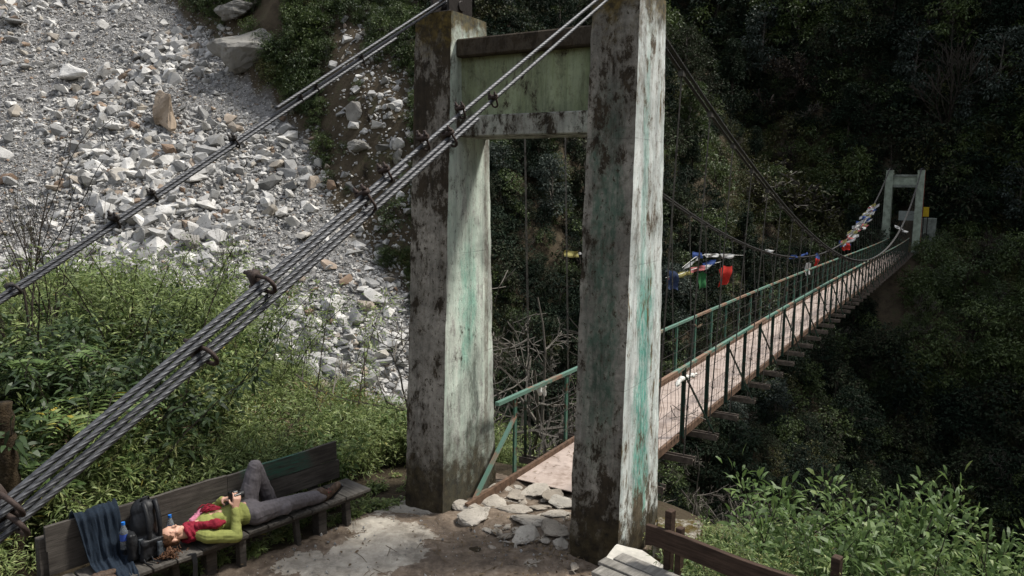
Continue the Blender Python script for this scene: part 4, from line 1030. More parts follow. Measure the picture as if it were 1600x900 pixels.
# scarf: wraps round the neck, two ends over the chest, fringe
mb = MB(); nc = J['nk'] + BE * -.020 + np.array([0, 0, .0])
for k in range(4):
    t_ = np.linspace(0, 2 * math.pi, 22); o_ = -BE * (.022 * (k - 1.3)) 
    mb.tube(np.array([nc + o_ + BD * (.076 + .006 * (k % 2)) * math.cos(a) + np.array([0, 0, 1]) * .074 * math.sin(a) + BE * .02 * math.sin(a * 2 + k) for a in t_]), .021, 8)
sc_o = remeshed('scarf', mb, 'crimson_wool', pb, .006, 1, fold(.018, 26, 4))
mb = MB(); mb.cap(Pp(-1.83, .36, .64), Pp(-1.72, .45, .645), .035, .045); mb.cap(Pp(-1.72, .45, .645), Pp(-1.62, .45, .635), .042, .022)
remeshed('scarf_end', mb, 'crimson_wool', sc_o, .006, 1, fold(.02, 26, 5))
mb = MB(); mb.cap(Pp(-1.84, .24, .65), Pp(-1.70, .17, .67), .03, .036); mb.cap(Pp(-1.70, .17, .67), Pp(-1.60, .22, .70), .034, .028)
remeshed('scarf_end', mb, 'pink_wool', sc_o, .006, 1, fold(.02, 26, 6))
mb = MB()
for i in range(16):
    a = Pp(-1.72 + .02 * rngh.normal(), .22 + .05 * rngh.normal() * .5, .705); b = a + BE * rngh.uniform(.09, .15) + BD * rngh.uniform(-.02, .10) + np.array([0, 0, .012])
    mb.tube([a, (a + b) / 2 + rngh.normal(0, .008, 3) + [0, 0, .018], b], .0065, 5)
mb.build('fringe', 'crimson_wool', sc_o, True)
# black camera held on the belly
cc = Pp(-1.455, .345, .80); cam_o = empty('camera', cc - np.array([0, 0, .04]), 'compact black camera held in both hands on the belly', 'camera')
mb = MB(); mb.box(cc, (.075, .125, .085), BROT); mb.box(cc + np.array([0, 0, .05]), (.05, .05, .02), BROT); mb.build('body', 'black_plastic', cam_o, False, .006)
mb = MB(); mb.tube([cc - BE * .02 + [0, 0, -.0], cc + BE * .085], .036, 16); ln_ = mb.build('lens', 'black_plastic', cam_o, False)
mb = MB(); mb.tube([cc + BE * .086, cc + BE * .088], .028, 16); mb.build('glass', 'lens_glass', ln_)
# ------------------------------------------------------------------ shawl, backpack, bottle, shoes, strap
def cloth(name, path, widthdir, w0, w1, folds, amp, matn, label, cat, seed=1, nu=44, nv=60, th=.010):
    P = dense(path, .02); nv = len(P); u = np.linspace(-.5, .5, nu); q = np.linspace(0, 1, nv)
    wd = w0 + (w1 - w0) * q; T = np.gradient(P, axis=0); T /= np.linalg.norm(T, axis=1)[:, None]; wdir = np.array(widthdir, float); wdir /= np.linalg.norm(wdir)
    N = np.cross(T, wdir); N /= np.linalg.norm(N, axis=1)[:, None]
    a = amp * (.35 + .65 * q)[:, None] * np.sin(u[None] * folds * 2 * math.pi + 1.5 * fbm(q * 2, q * 0, seed)[:, None] + seed) + 1.6 * amp * fbm(u[None] * 11 + q[:, None] * 2.5, q[:, None] * 3 + u[None] * 0, seed + 1, 3)
    V = P[:, None] + wdir * (u[None] * wd[:, None])[..., None] + N[:, None] * a[..., None]
    I = (np.arange(nv - 1)[:, None] * nu + np.arange(nu - 1)[None]).ravel()
    n = nv * nu; V = V.reshape(-1, 3); N2 = np.repeat(N, nu, 0)
    F = np.stack([I, I + 1, I + nu + 1, I + nu], 1)
    bd = list(range(nu - 1)); rim = []
    for i in range(nu - 1): rim += [(i, i + n, i + 1 + n, i + 1), ((nv - 1) * nu + i, (nv - 1) * nu + i + 1, (nv - 1) * nu + i + 1 + n, (nv - 1) * nu + i + n)]
    for j in range(nv - 1): rim += [(j * nu, (j + 1) * nu, (j + 1) * nu + n, j * nu + n), (j * nu + nu - 1, j * nu + nu - 1 + n, (j + 1) * nu + nu - 1 + n, (j + 1) * nu + nu - 1)]
    o = meshobj(name, np.concatenate([V, V + N2 * th]), F.tolist() + (F + n)[:, ::-1].tolist() + rim, matn, smooth=True)
    base_of(o); return tagp(o, label, cat)
t0 = -2.58
cloth('shawl', [Bp(t0, -.10, .72), Bp(t0, -.075, .90), Bp(t0, -.02, .955), Bp(t0, .045, .90), Bp(t0 + .02, .09, .7), Bp(t0 + .03, .16, .52), Bp(t0 + .03, .30, .475), Bp(t0 + .01, .46, .465), Bp(t0, .56, .36)], BE, .38, .26, 1.6, .026, 'navy_wool', 'dark blue knitted shawl draped over the bench back at its left end', 'shawl')
# backpack
bp = empty('backpack', Bp(-2.22, .24, .45), 'black backpack with grey side panels standing on the bench behind the resting head', 'backpack')
mb = MB(); mb.ell(Bp(-2.24, .17, .66), (.135, .12, .25), BROT, 20, 14); mb.ell(Bp(-2.24, .20, .57), (.16, .13, .15), BROT, 20, 14); mb.ell(Bp(-2.22, .14, .86), (.12, .10, .10), BROT, 16, 12)
remeshed('pack_body', mb, 'black_nylon', bp, .009, 3, fold(.02, 10, 3))
def soft(c, size, r):
    m_ = MB(); x_, y_, z_ = np.array(size) / 2 - r
    for a in (-1, 1):
        for b in (-1, 1): m_.cap(np.array(c) + BROT @ np.array([a * x_, b * y_, -z_]), np.array(c) + BROT @ np.array([a * x_, b * y_, z_]), r, r * .8)
    m_.box(np.array(c), (2 * x_ + r, 2 * y_ + r * 1.4, 2 * z_ + r), BROT); return m_
remeshed('side_pocket', soft(Bp(-2.385, .22, .60), (.09, .16, .27), .035), 'black_nylon', bp, .007, 3, fold(.02, 14, 4))
remeshed('front_pocket', soft(Bp(-2.24, .315, .56), (.22, .07, .20), .03), 'black_nylon', bp, .007, 3, fold(.02, 14, 5))
for a_, b_, c_ in ((-2.33, .30, .60), (-2.19, .36, .55)):
    remeshed('grey_panel', soft(Bp(a_, b_, c_), (.05, .03, .15), .012), 'grey_nylon', bp, .006, 2, fold(.01, 20, 6))
for k, q in ((-.05, .30), (.05, .27)):
    mb = MB(); t_ = np.linspace(0, 1, 16); pts = np.array([Bp(-2.20 + k - .02 * a, .20 + q * .55 * math.sin(a * 2.6) ** .8 * .75, .95 - .42 * a) for a in t_]); mb.tube(pts, .021, 8); mb.build('shoulder_strap', 'black_nylon', bp, True)
mb = MB(); mb.tube([Bp(-2.26, .16, .94), Bp(-2.25, .17, .985), Bp(-2.19, .17, .985), Bp(-2.18, .16, .94)], .009, 6); mb.build('grab_loop', 'black_nylon', bp, True)
for k in range(4):
    mb = MB(); a = Bp(-2.33 + .07 * k, .33, .50); mb.tube([a, a + BD * .05 - np.array([0, 0, .03]), a + BD * (.11) + BE * .03 - np.array([0, 0, .035])], .006, 5); mb.build('webbing', 'black_nylon', bp)
def bottle(base, h, r, label):
    b = empty('water_bottle', base, label, 'bottle'); z = lambda k: np.array(base) + np.array([0, 0, k * h])
    mb = MB(); mb.tube([z(0), z(.03), z(.3), z(.34), z(.62), z(.74), z(.86), z(.90)], [r * .8, r, r, r * .93, r, r * .8, r * .42, r * .40], 16); mb.build('bottle_body', 'bottle_plastic', b, True)
    mb = MB(); mb.tube([z(.90), z(1.0)], r * .46, 12); mb.build('cap', 'blue_plastic', b)
    mb = MB(); mb.tube([z(.34), z(.58)], r * 1.02, 16, cap=False); mb.build('band', 'bottle_label', b, True)
bottle(Bp(-1.965, .075, .449), .255, .035, 'clear plastic water bottle with blue cap between the face and the bench back')
bottle(Bp(-2.43, .20, .58), .25, .034, 'clear water bottle with blue cap in the side of the black backpack')
# shoes under the shawl
mb = MB(); c = Bp(-2.70, .36, .49); mb.ell(c, (.10, .045, .038), BROT); mb.ell(c + BE * .07, (.06, .045, .03), BROT); mb.ell(c + BD * .09, (.10, .04, .035), BROT)
sh = remeshed('sandals', mb, 'boot_leather', None, .006, 2, fold(.01, 30, 2)); base_of(sh); tagp(sh, 'pair of dark brown sandals beside the blue shawl on the bench seat', 'sandals')
mb = MB(); v_ = [Bp(-1.99, .46, .453), Bp(-1.95, .485, .45), Bp(-1.945, .495, .36), Bp(-1.95, .49, .22), Bp(-1.93, .50, .10)]
V = []
for p in v_: V += [p - BE * .022, p + BE * .022, p + BE * .022 + BD * .006 + [0, 0, .004], p - BE * .022 + BD * .006 + [0, 0, .004]]
mb.add(np.array(V), [(i * 4 + a, i * 4 + (a + 1) % 4, i * 4 + 4 + (a + 1) % 4, i * 4 + 4 + a) for i in range(4) for a in range(4)]); o = mb.build('strap', 'black_nylon'); base_of(o); tagp(o, 'black webbing strap hanging over the bench edge below the head', 'strap')
# ================================================================== RIGHT BENCH, SLAB AND BLOCK
RE = np.array([.735, -.678, 0]); RDn = np.array([-.678, -.735, 0])   # along to the right; towards the seat side
RO = onz(1012, 818, .82)
def Rp(t, v, z): return np.array([RO[0], RO[1], 0]) + RE * t + RDn * v + np.array([0, 0, z])
RROT = np.stack([RE, -RDn, [0, 0, 1]], 1)
rb = empty('bench', Rp(.8, .2, 0), 'brown plank bench with a thick backrest board at the lower right', 'bench'); rb.rotation_euler = (0, 0, math.atan2(RE[1], RE[0]))
ogr = Rp(.8, .2, 0); RR3 = np.stack([RE, np.cross([0, 0, 1], RE), [0, 0, 1]], 1)
mb = MB(); nseg = 30; V = []
for i, q in enumerate(np.linspace(0, 2.2, nseg)):
    hi = .82 + .008 * math.sin(q * 5); lo = .635 + .015 * math.sin(q * 3 + 1) - (.02 if i == 0 else 0)
    V += [Rp(q, .035, lo), Rp(q, -.015, lo), Rp(q, -.015, hi), Rp(q, .035, hi)]
mb.add(np.array(V), [(i * 4 + a, i * 4 + (a + 1) % 4, i * 4 + 4 + (a + 1) % 4, i * 4 + 4 + a) for i in range(nseg - 1) for a in range(4)] + [(3, 2, 1, 0), tuple((nseg - 1) * 4 + k for k in range(4))])
lpart('backrest_board', mb, 'brown_wood', rb, ogr, RR3, .004)
def rpost(t, v, z0, z1, w): 
    mb = MB(); mb.beam(Rp(t, v, z0), Rp(t, v, z1), w, w * .8, RE); lpart('post', mb, 'brown_wood', rb, ogr, RR3, .005)
rpost(.19, -.06, -.6, .985, .08); rpost(.29, -.068, -.6, .855, .07)
rpost(1.62, -.06, -.8, 1.06, .08); rpost(1.72, -.068, -.8, .90, .07)
for t_ in (.25, 1.5):
    mb = MB(); mb.beam(Rp(t_, .40, -.3), Rp(t_, .40, .40), .085, .07, RE); lpart('leg', mb, 'brown_wood', rb, ogr, RR3, .005)
for k, (t_, v0, v1) in enumerate(((-.24, .03, .19), (-.30, .20, .33), (-.24, .34, .50))):
    mb = MB(); mb.box(Rp(t_ + 1.0, (v0 + v1) / 2, .455 + .004 * (k % 2)), (2.0, v1 - v0 - .008, .035), RROT @ np.array(Matrix.Rotation(.01 * (k - 1), 3, 'Z'))); lpart('seat_plank', mb, 'seat_wood_pale', rb, ogr, RR3, .004)
# white masonry slab in front of the right pillar
def quadprism(name, pts, z0, z1, matn, label, cat, bev=.012, zt=None):
    n = len(pts); zt = zt or [z1] * n
    V = [[p[0], p[1], z0] for p in pts] + [[p[0], p[1], z] for p, z in zip(pts, zt)]
    me = bpy.data.meshes.new(name); bm = bmesh.new(); vs = [bm.verts.new(v) for v in V]
    bm.faces.new(vs[:n][::-1]); bm.faces.new(vs[n:])
    for i in range(n): bm.faces.new((vs[i], vs[(i + 1) % n], vs[n + (i + 1) % n], vs[n + i]))
    bmesh.ops.recalc_face_normals(bm, faces=bm.faces[:])
    bmesh.ops.bevel(bm, geom=bm.edges[:], offset=bev, segments=2, affect='EDGES')
    bmesh.ops.triangulate(bm, faces=bm.faces[:])
    for k in range(3): bmesh.ops.subdivide_edges(bm, edges=bm.edges[:], cuts=1)
    for v in bm.verts:
        c = v.co; v.co = c + Vector((float(fbm(c.x * 9, c.y * 9 + c.z * 5, 3)), float(fbm(c.x * 9 + 5, c.y * 9 + c.z * 5, 4)), float(fbm(c.x * 9, c.y * 9 + c.z * 5, 5)))) * .007
    bm.to_mesh(me); bm.free(); me.materials.append(M[matn]); o = bpy.data.objects.new(name, me); COL.objects.link(o); base_of(o); return tagp(o, label, cat)
zs_ = .43
c4 = [onz(962, 849, zs_), onz(1004, 859, zs_), onz(1110, 930, zs_), onz(900, 930, zs_)]
quadprism('stone_wall', [c[:2] for c in c4], -.4, zs_, 'white_slab', 'low white mortared wall carrying the seat planks at the foot of the right pillar', 'wall', .012)
nmb = NB('mossy_block2', .95, spec=.1); z_ = nmb.sep()[2]
cm = nmb.mix(nmb.ramp(nmb.noise(7, 8, .75), [(.46, 0), (.54, 1)]), nmb.ramp(nmb.noise(6, 8, .7, nmb.mapping((4, 4, .8))), [(.35, (.09, .07, .045)), (.65, (.38, .36, .31))]), (.085, .062, .020))
nmb.color(cm); nmb.bump(nmb.noise(30, 8, .75), .8, .03); M['mossy_block'] = nmb.m
zt_ = .30
bc4 = [L(.55, 1.45, 0), L(.55, 2.02, 0), L(1.15, 2.02, 0), L(1.15, 1.45, 0)]
zt_ = .28
bc4 = [onz(1020, 845, zt_), onz(1085, 858, zt_), onz(1100, 812, zt_), onz(1025, 806, zt_)]
quadprism('concrete_block', [c[:2] for c in bc4], -1.3, zt_, 'mossy_block', 'squat concrete block with orange moss behind the backrest of the right bench', 'concrete block', .03)
# lichen covered pole on the ground lower left, mossy stump at the left edge
mb = MB(); pa, pb_ = onz(-30, 850, .12), onz(82, 896, .10); pts = dense([pa, (pa + pb_) / 2 + [0, 0, .03], pb_], .05); mb.tube(pts, .030 + .004 * np.sin(np.arange(len(pts)) * 1.7), 9); o = mb.build('pole', 'rusty_iron', None, True); base_of(o); tagp(o, 'dark rusty pole lying on the ground left of the bench', 'pole')
pm_ = atd(4, 700, 6.6); mb = MB(); g = float(hgt(pm_[0], pm_[1])); top_ = atd(2, 630, 6.6)
pts = dense([[top_[0], top_[1], g - .2], [top_[0] + .02, top_[1], (g + top_[2]) / 2], top_], .06); mb.tube(pts, .085 + .012 * np.sin(np.arange(len(pts)) * 2.1), 12); o = mb.build('mossy_stump', 'stump_bark', None, True); base_of(o); tagp(o, 'broken mossy trunk standing at the left edge of the picture', 'stump')
# drinks of litter: white bag and scarf on rails
def flag(px, py, wpx, hpx, matn, w, label, name='prayer_flag', cat='prayer flag', group=None, tilt=0, ph=0, hang=True, across=.0, P=None):
    p = onw(px, py, w) if P is None else P; d = np.linalg.norm(p - CAM); W_ = wpx / FPX * d; H_2 = hpx / FPX * d
    nu, nv = 9, 9; u, v = np.meshgrid(np.linspace(-.5, .5, nu), np.linspace(-.5, .5, nv))
    x = np.array([.92, .35, 0.]) if across == 0 else np.array([math.cos(across), math.sin(across), 0]); y = np.array([-x[1], x[0], 0])
    du = u * W_ * (1 - .12 * (v + .5) * np.abs(u)); z = -v * H_2 * (1 - .25 * np.abs(u + .2)) + u * W_ * math.tan(tilt) + .05 * H_2 * np.sin(u * 7 + ph)
    dy = .10 * W_ * np.sin(u * 8 + v * 3 + ph) + .06 * H_2 * np.sin(v * 6 + ph * 2)
    V = p + du[..., None] * x + dy[..., None] * y + z[..., None] * np.array([0, 0, 1]); V = V.reshape(-1, 3)
    I = (np.arange(nv - 1)[:, None] * nu + np.arange(nu - 1)[None]).ravel()
    o = meshobj(name, V, np.stack([I, I + 1, I + nu + 1, I + nu], 1), matn, smooth=True); base_of(o)
    return tagp(o, label, cat, group)
F_ = [(1051, 438, 21, 30, 'flag_navy', -1.05, 'navy blue flag hanging lowest at the left of the near flag line', -.3),
      (1097, 438, 14, 26, 'flag_green', -1.0, 'plain green flag hanging below the near flag line', 0),
      (1133, 431, 23, 30, 'flag_red', -1.0, 'bright red square flag at the right end of the near line', .25),
      (1046, 432, 9, 8, 'flag_pink', -1.1, 'small pink flag at the left end of the near line', .1),
      (1070, 428, 24, 8, 'flag_yellow', -1.1, 'pale yellow flag blown flat on the near line', .15),
      (1090, 420, 26, 8, 'flag_pink', -1.1, 'faded pink flag blown flat beside the yellow one', .12),
      (1108, 412, 22, 9, 'flag_blue', -1.1, 'bright blue flag on the upper right of the near line', .25),
      (1104, 418, 20, 5, 'flag_white', -1.1, 'narrow white flag under the bright blue one', .3),
      (1080, 412, 26, 5, 'flag_white', -1.15, 'long white flag slanting over the yellow one', .5),
      (1090, 399, 18, 10, 'flag_blue', -1.15, 'pale blue flag at the bend of the upper near line', -.1),
      (1112, 399, 24, 6, 'flag_white', -1.15, 'white flag right of the pale blue one on the upper line', 0),
      (1136, 400, 24, 8, 'flag_white', -1.15, 'cream flag in the middle of the upper near line', -.05),
      (1202, 393, 17, 6, 'flag_white', -1.07, 'white flag alone on the left main cable', -.1),
      (1240, 401, 15, 6, 'flag_blue', -1.07, 'dark blue flag hanging flat under the left main cable', .1),
      (1257, 398, 12, 4, 'flag_blue', -1.07, 'short blue flag right of the flat dark blue one', .3),
      (1262, 420, 9, 20, 'flag_white', -1.0, 'white flag hanging behind the left handrail', 0),
      (1277, 404, 7, 16, 'flag_blue', -1.0, 'blue flag hanging above the left handrail', 0),
      (1276, 411, 8, 14, 'flag_red', -1.0, 'red flag hanging over the left handrail beside the blue one', 0),
      (893, 397, 26, 11, 'flag_yellow', -1.0, 'yellow green flag seen through the portal beside the right pillar', -.1),
      (902, 396, 14, 4, 'flag_white', -1.0, 'white strip beside the yellow green flag in the portal', 0)]
for i, (px, py, w, h, m_, ww, lb, tl) in enumerate(F_): flag(px, py, w, h, m_, ww, lb, tilt=tl, ph=i * 1.3)
def cord(px, w, label):
    P = np.array([onw(x, y, w) for x, y in px]); mb = MB(); mb.tube(dense(P, .15), .006, 4); o = mb.build('flag_line', 'white_cloth'); base_of(o); tagp(o, label, 'line')
cord([(1040, 434), (1058, 430), (1085, 420), (1110, 413), (1126, 409)], -1.1, 'thin cord carrying the coloured flags left of the bridge')
cord([(1066, 418), (1086, 402), (1100, 398), (1128, 398), (1162, 399)], -1.15, 'upper thin cord carrying the white flags left of the bridge')
rngf = np.random.default_rng(12); fc = ['flag_white', 'flag_white', 'flag_blue', 'flag_yellow', 'flag_white', 'flag_pink', 'flag_white', 'flag_white']
for i in range(80):
    s = 33.5 + 14 * rngf.random() ** .8; z = float(cabz(s)) + rngf.normal(0, .09) - .05; P_ = L(s, -1.07 + rngf.normal(0, .12), z)
    flag(0, 0, rngf.uniform(5, 11), rngf.uniform(2.5, 5), fc[rngf.integers(0, 8)], 0, 'small faded flag in the bundle tied along the far left main cable', group='flags bundled on the far left cable', tilt=rngf.uniform(-.1, .7), ph=i, P=P_, across=rngf.uniform(-.5, .7) + .01)
flag(1322, 386, 14, 10, 'flag_red', -1.0, 'larger red flag at the bottom of the bundle on the far left cable')
for px, py, w_, ph in ((1402, 355, 9, 0), (1413, 361, 13, 2)): flag(px, py, w_, 4, 'flag_white', .95, 'white scrap fluttering on the far right main cable, ' + ('upper' if ph == 0 else 'lower'), 'prayer_flag', tilt=-.3, ph=ph)
# white scarf on the near right rail and plastic bag on the left rail
def rag(px, py, w, pts, r, label, nm, cat, matn='white_cloth'):
    mb = MB()
    for (x0, y0), (x1, y1), r0, r1 in pts: mb.cap(onw(x0, y0, w), onw(x1, y1, w), r0, r1)
    o = remeshed(nm, mb, matn, None, .012, 1, fold(.03, 14, 3)); base_of(o); tagp(o, label, cat)
rag(0, 0, .66, [((1058, 602), (1064, 592), .03, .035), ((1064, 592), (1078, 588), .035, .03), ((1078, 588), (1088, 584), .03, .015), ((1060, 600), (1056, 606), .02, .01)], 0, 'white scarf knotted round the near right handrail', 'scarf', 'scarf')
rag(0, 0, -.66, [((842, 606), (843, 616), .035, .03), ((850, 604), (851, 618), .035, .028), ((846, 600), (846, 606), .02, .03)], 0, 'clear crumpled plastic bag hanging from the left handrail', 'plastic_bag', 'bag')
rag(0, 0, -.66, [((1084, 508), (1090, 512), .03, .015), ((1090, 512), (1096, 507), .015, .03)], 0, 'dry brown leaf caught on the left handrail', 'dry_leaf', 'leaf', 'leaf_dry')
# signs behind the far tower
ys_ = L(SPAN + 1.6, 2.1, 0); p = atd(1447, 331, ys_[1])
def far_sign(px, py, wpx, hpx, y, matn, label, post=True):
    p = atd(px, py, y); d = np.linalg.norm(p - CAM); w_, h_ = wpx / FPX * d, hpx / FPX * d; g = float(hgt(p[0], p[1]))
    e = empty('sign', (p[0], p[1], min(g, p[2] - h_)), label, 'sign'); mb = MB(); mb.box(p, (w_, .05, h_), np.stack([B, A, [0, 0, 1]], 1)); mb.build('board', matn, e)
    mb = MB()
    for k in (-.35, .35): mb.box(p + B * w_ * k + A * .06 + np.array([0, 0, (g - p[2]) / 2]), (.07, .05, abs(p[2] - g) + .1), np.stack([B, A, [0, 0, 1]], 1))
    mb.build('post', 'dark_iron', e)
far_sign(1447, 331, 7, 13, ys_[1], 'yellow_sign', 'small yellow sign right of the far tower')
far_sign(1418, 337, 22, 13, ys_[1] + .3, 'grey_sign', 'pale grey board seen between the far pillars')
hb = atd(1452, 350, ys_[1] + 1.5); 
mb = MB(); g = float(hgt(hb[0], hb[1])); mb.box((hb[0], hb[1], g + .6), (1.0, 1.0, 3.0), np.stack([B, A, [0, 0, 1]], 1)); o = mb.build('concrete_hut', 'far_concrete_dark', None, False, .03); base_of(o); tagp(o, 'dark concrete anchor pier standing behind the yellow sign', 'pier')
#@@PART3
# ================================================================== VEGETATION
def manyhits(px, py, t0=5., t1=120., n=240):
    px = np.asarray(px, float); py = np.asarray(py, float)
    d = _fw[None] + _rt[None] * ((px - 800) / FPX)[:, None] - _up[None] * ((py - 450) / FPX)[:, None]
    t = t0 * (t1 / t0) ** np.linspace(0, 1, n)
    P = CAM[None, None] + d[:, None] * t[None, :, None]
    g = P[..., 2] - hgt(P[..., 0], P[..., 1]); i = np.argmax(g < 0, 1); ok = (g < 0).any(1) & (i > 0); i = np.maximum(i, 1); r = np.arange(len(px))
    a = g[r, i - 1]; b = g[r, i]; q = (a / (a - b + 1e-9))[:, None]; Q = P[r, i - 1] * (1 - q) + P[r, i] * q
    return Q, ok
def projpx(P):
    d = P - CAM; z = d @ _fw; return 800 + FPX * (d @ _rt) / z, 450 - FPX * (d @ _up) / z
def sil(x): return np.interp(x, [-200, 0, 100, 200, 300, 345, 380, 430, 475, 520, 640, 760, 900, 1040, 1180, 1230, 1330, 1400, 1500, 1550, 1600, 1800], [400, 405, 375, 350, 360, 395, 450, 510, 550, 580, 608, 618, 610, 790, 790, 745, 735, 770, 800, 770, 750, 740])
rv = np.random.default_rng(500)
NP = [plant_stems(600 + i, 1.0, 18, 115, .075, .014, .45, .55, ('leaf_near', 'bark'), True, .13, .005, .12) for i in range(5)]
NP += [plant_stems(620 + i, 1.0, 9, 60, .10, .040, .35, .6, ('leaf_glossy', 'bark'), True, .11, .006, .25) for i in range(2)]
NP += [plant_stems(630, 1.0, 14, 40, .07, .012, .5, .6, ('leaf_dry', 'bark'), True, .12, .006, .2), plant_stems(631, 1.15, 12, 22, .06, .012, .4, .5, ('leaf_yellow', 'bark_pale'), True, .12, .007, .3)]
def zone(n, x0, x1, y0, y1, test):
    x = rv.uniform(x0, x1, n); y = rv.uniform(y0, y1, n); k = test(x, y); return x[k], y[k]
def dlf(x, y): return (x + 1.96) * -.756 + (y - 8.33) * .655
def sf(x, y): return (x - TC[0]) * A[0] + (y - TC[1]) * A[1]
def wf(x, y): return (x - TC[0]) * B[0] + (y - TC[1]) * B[1]
x, y = zone(7200, -19, 1.5, 5.2, 27, lambda x, y: (dlf(x, y) > .62) & (x / y > -.95) & (wf(x, y) < -1.15) & (x / y < .06) & ((dlf(x, y) > .35)))
z = hgt(x, y); P = np.stack([x, y, z], 1); px, py = projpx(P)
# height that reaches the thicket's outline, never more than a tall shrub
dist = np.linalg.norm(P - CAM, axis=1)
zt = CAMH - y * (sil(px) + 10 * rv.normal(0, 1, len(px)) - 262) / FPX / .99
Hh = np.minimum(zt - z, rv.uniform(.75, 1.5, len(x)) * (1 + .6 * (px < 340)))
Hh = np.minimum(Hh, .50 + .75 * np.maximum(dlf(x, y) - .3, 0) ** .8)
keep = (Hh > .28) & (rv.random(len(x)) < .62)
P = P[keep]; Hh = Hh[keep]
ii = rv.integers(0, 5, len(P)); ii = np.where(rv.random(len(P)) < .26, rv.integers(5, 9, len(P)), ii)
scatter('undergrowth', NP, P - [0, 0, .05], ii, np.stack([rv.normal(0, .08, len(P)), rv.normal(0, .08, len(P)), rv.uniform(0, 6.28, len(P))], 1), np.stack([np.clip(Hh, .5, 1.3), np.clip(Hh, .5, 1.3), Hh], 1), 'stuff')
print('undergrowth', len(P))
# low weeds under the bench, round the pillar feet and along the path edge
x, y = zone(900, -4.5, .2, 4.5, 9.6, lambda x, y: (dlf(x, y) < .45) & (dlf(x, y) > -.36) & (rv.random(len(x)) < .55))
P = np.stack([x, y, hgt(x, y) - .01], 1); WP = [plant_stems(640 + i, 1.0, 6, 26, .45, .13, .6, .8, ('leaf_near', 'bark'), True, .25, .012, .1) for i in range(3)]
sc_ = rv.uniform(.05, .16, len(P)); scatter('weeds', WP, P, rv.integers(0, 3, len(P)), np.stack([0 * x, 0 * x, rv.uniform(0, 6.28, len(P))], 1), sc_[:, None] * np.ones((len(P), 3)), 'stuff')
# dry leaves and straw on the trodden ground
mb = MB(); n_ = 900; x = np.concatenate([rv.uniform(-4.5, 1.4, 500), rv.normal(.1, .45, 250), rv.normal(.55, .25, 150)]); y = np.concatenate([rv.uniform(5, 9.6, 500), rv.normal(7.6, .5, 250), rv.normal(7.55, .25, 150)])
P = np.stack([x, y, hgt(x, y) + .05 + .02 * rv.random(n_)], 1); dd = rand_unit(rv, n_); dd[:, 2] *= .25
leaves(mb, P, dd, rv.uniform(.02, .075, n_), rv.uniform(.008, .025, n_), rv, 0, True, .1)
for i in range(130):
    c = np.array([rv.uniform(-2.3, 1.2), rv.uniform(5.6, 8.8), 0]); c[2] = hgt(c[0], c[1]) + .055; d_ = rand_unit(rv, 1)[0] * [1, 1, .1] * rv.uniform(.04, .16); mb.tube([c - d_, c + d_ * .2 + [0, 0, .01], c + d_], .003, 3)
o = mb.build('leaf_litter', 'leaf_dry', attr=True); tagp(o, kind='stuff')
mb = MB(); n_ = 500; ww_ = np.where(rv.random(n_) < .6, -.52 + np.abs(rv.normal(0, .12, n_)), .5 - np.abs(rv.normal(0, .14, n_))); s_ = rv.uniform(.8, 14, n_)
P = np.array([L(a, b, zd(a) + .012) for a, b in zip(s_, ww_)]); dd = rand_unit(rv, n_); dd[:, 2] *= .2; leaves(mb, P, dd, rv.uniform(.04, .11, n_), .010, rv, 0, True, .05)
o = mb.build('deck_straw', 'leaf_dry', attr=True); tagp(o, kind='stuff')
def plant(me, name, p, H, label, cat, rz=0, group=None, wide=1.0):
    o = bpy.data.objects.new(name, me); COL.objects.link(o); o.location = p; o.rotation_euler = (0, 0, rz); o.scale = (H * wide, H * wide, H); return tagp(o, label, cat, group)
def ground_at(px, y):
    p = atd(px, 450, y); return np.array([p[0], p[1], float(hgt(p[0], p[1]))])
def topped(px, py, y):      # plant standing at depth y whose tip shows at (px, py)
    p = atd(px, py, y); g = float(hgt(p[0], p[1])); return np.array([p[0], p[1], g - .05]), p[2] - g + .05
# large individual shrubs of the left thicket
BUSH = [plant_stems(700 + i, 1.0, 34, 260, .034, .0075, .6, .6, ('leaf_near', 'bark'), True, .12, .005, .2) for i in range(2)]
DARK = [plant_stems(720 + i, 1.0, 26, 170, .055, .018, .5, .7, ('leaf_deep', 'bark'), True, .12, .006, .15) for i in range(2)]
for px, py, y, me, lb, wd in ((215, 348, 10.5, BUSH[0], 'tall feathery green bush rising in front of the scree between the stay ropes', 1.1),
                          (262, 355, 11.8, BUSH[0], 'feathery green bush just behind the tallest one', 1.0),
                          (150, 365, 11.0, BUSH[1], 'feathery green bush between the tallest one and the left stay rope', 1.0),
                          (345, 405, 11.5, BUSH[0], 'low feathery bush right under the lower stay ropes', 1.0),
                          (305, 372, 11.2, BUSH[1], 'feathery green bush right of the tallest one, at the scree edge', 1.0),
                          (100, 385, 10.0, BUSH[1], 'green bush left of the tallest feathery bush, under the left stay rope', 1.1),
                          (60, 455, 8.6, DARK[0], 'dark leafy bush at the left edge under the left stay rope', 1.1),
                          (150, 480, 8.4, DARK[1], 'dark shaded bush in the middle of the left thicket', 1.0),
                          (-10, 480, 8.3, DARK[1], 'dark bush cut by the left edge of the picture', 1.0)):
    p, h = topped(px, py, y); plant(me, 'shrub', p, max(.6, h), lb, 'shrub', px * .1, None, wd)
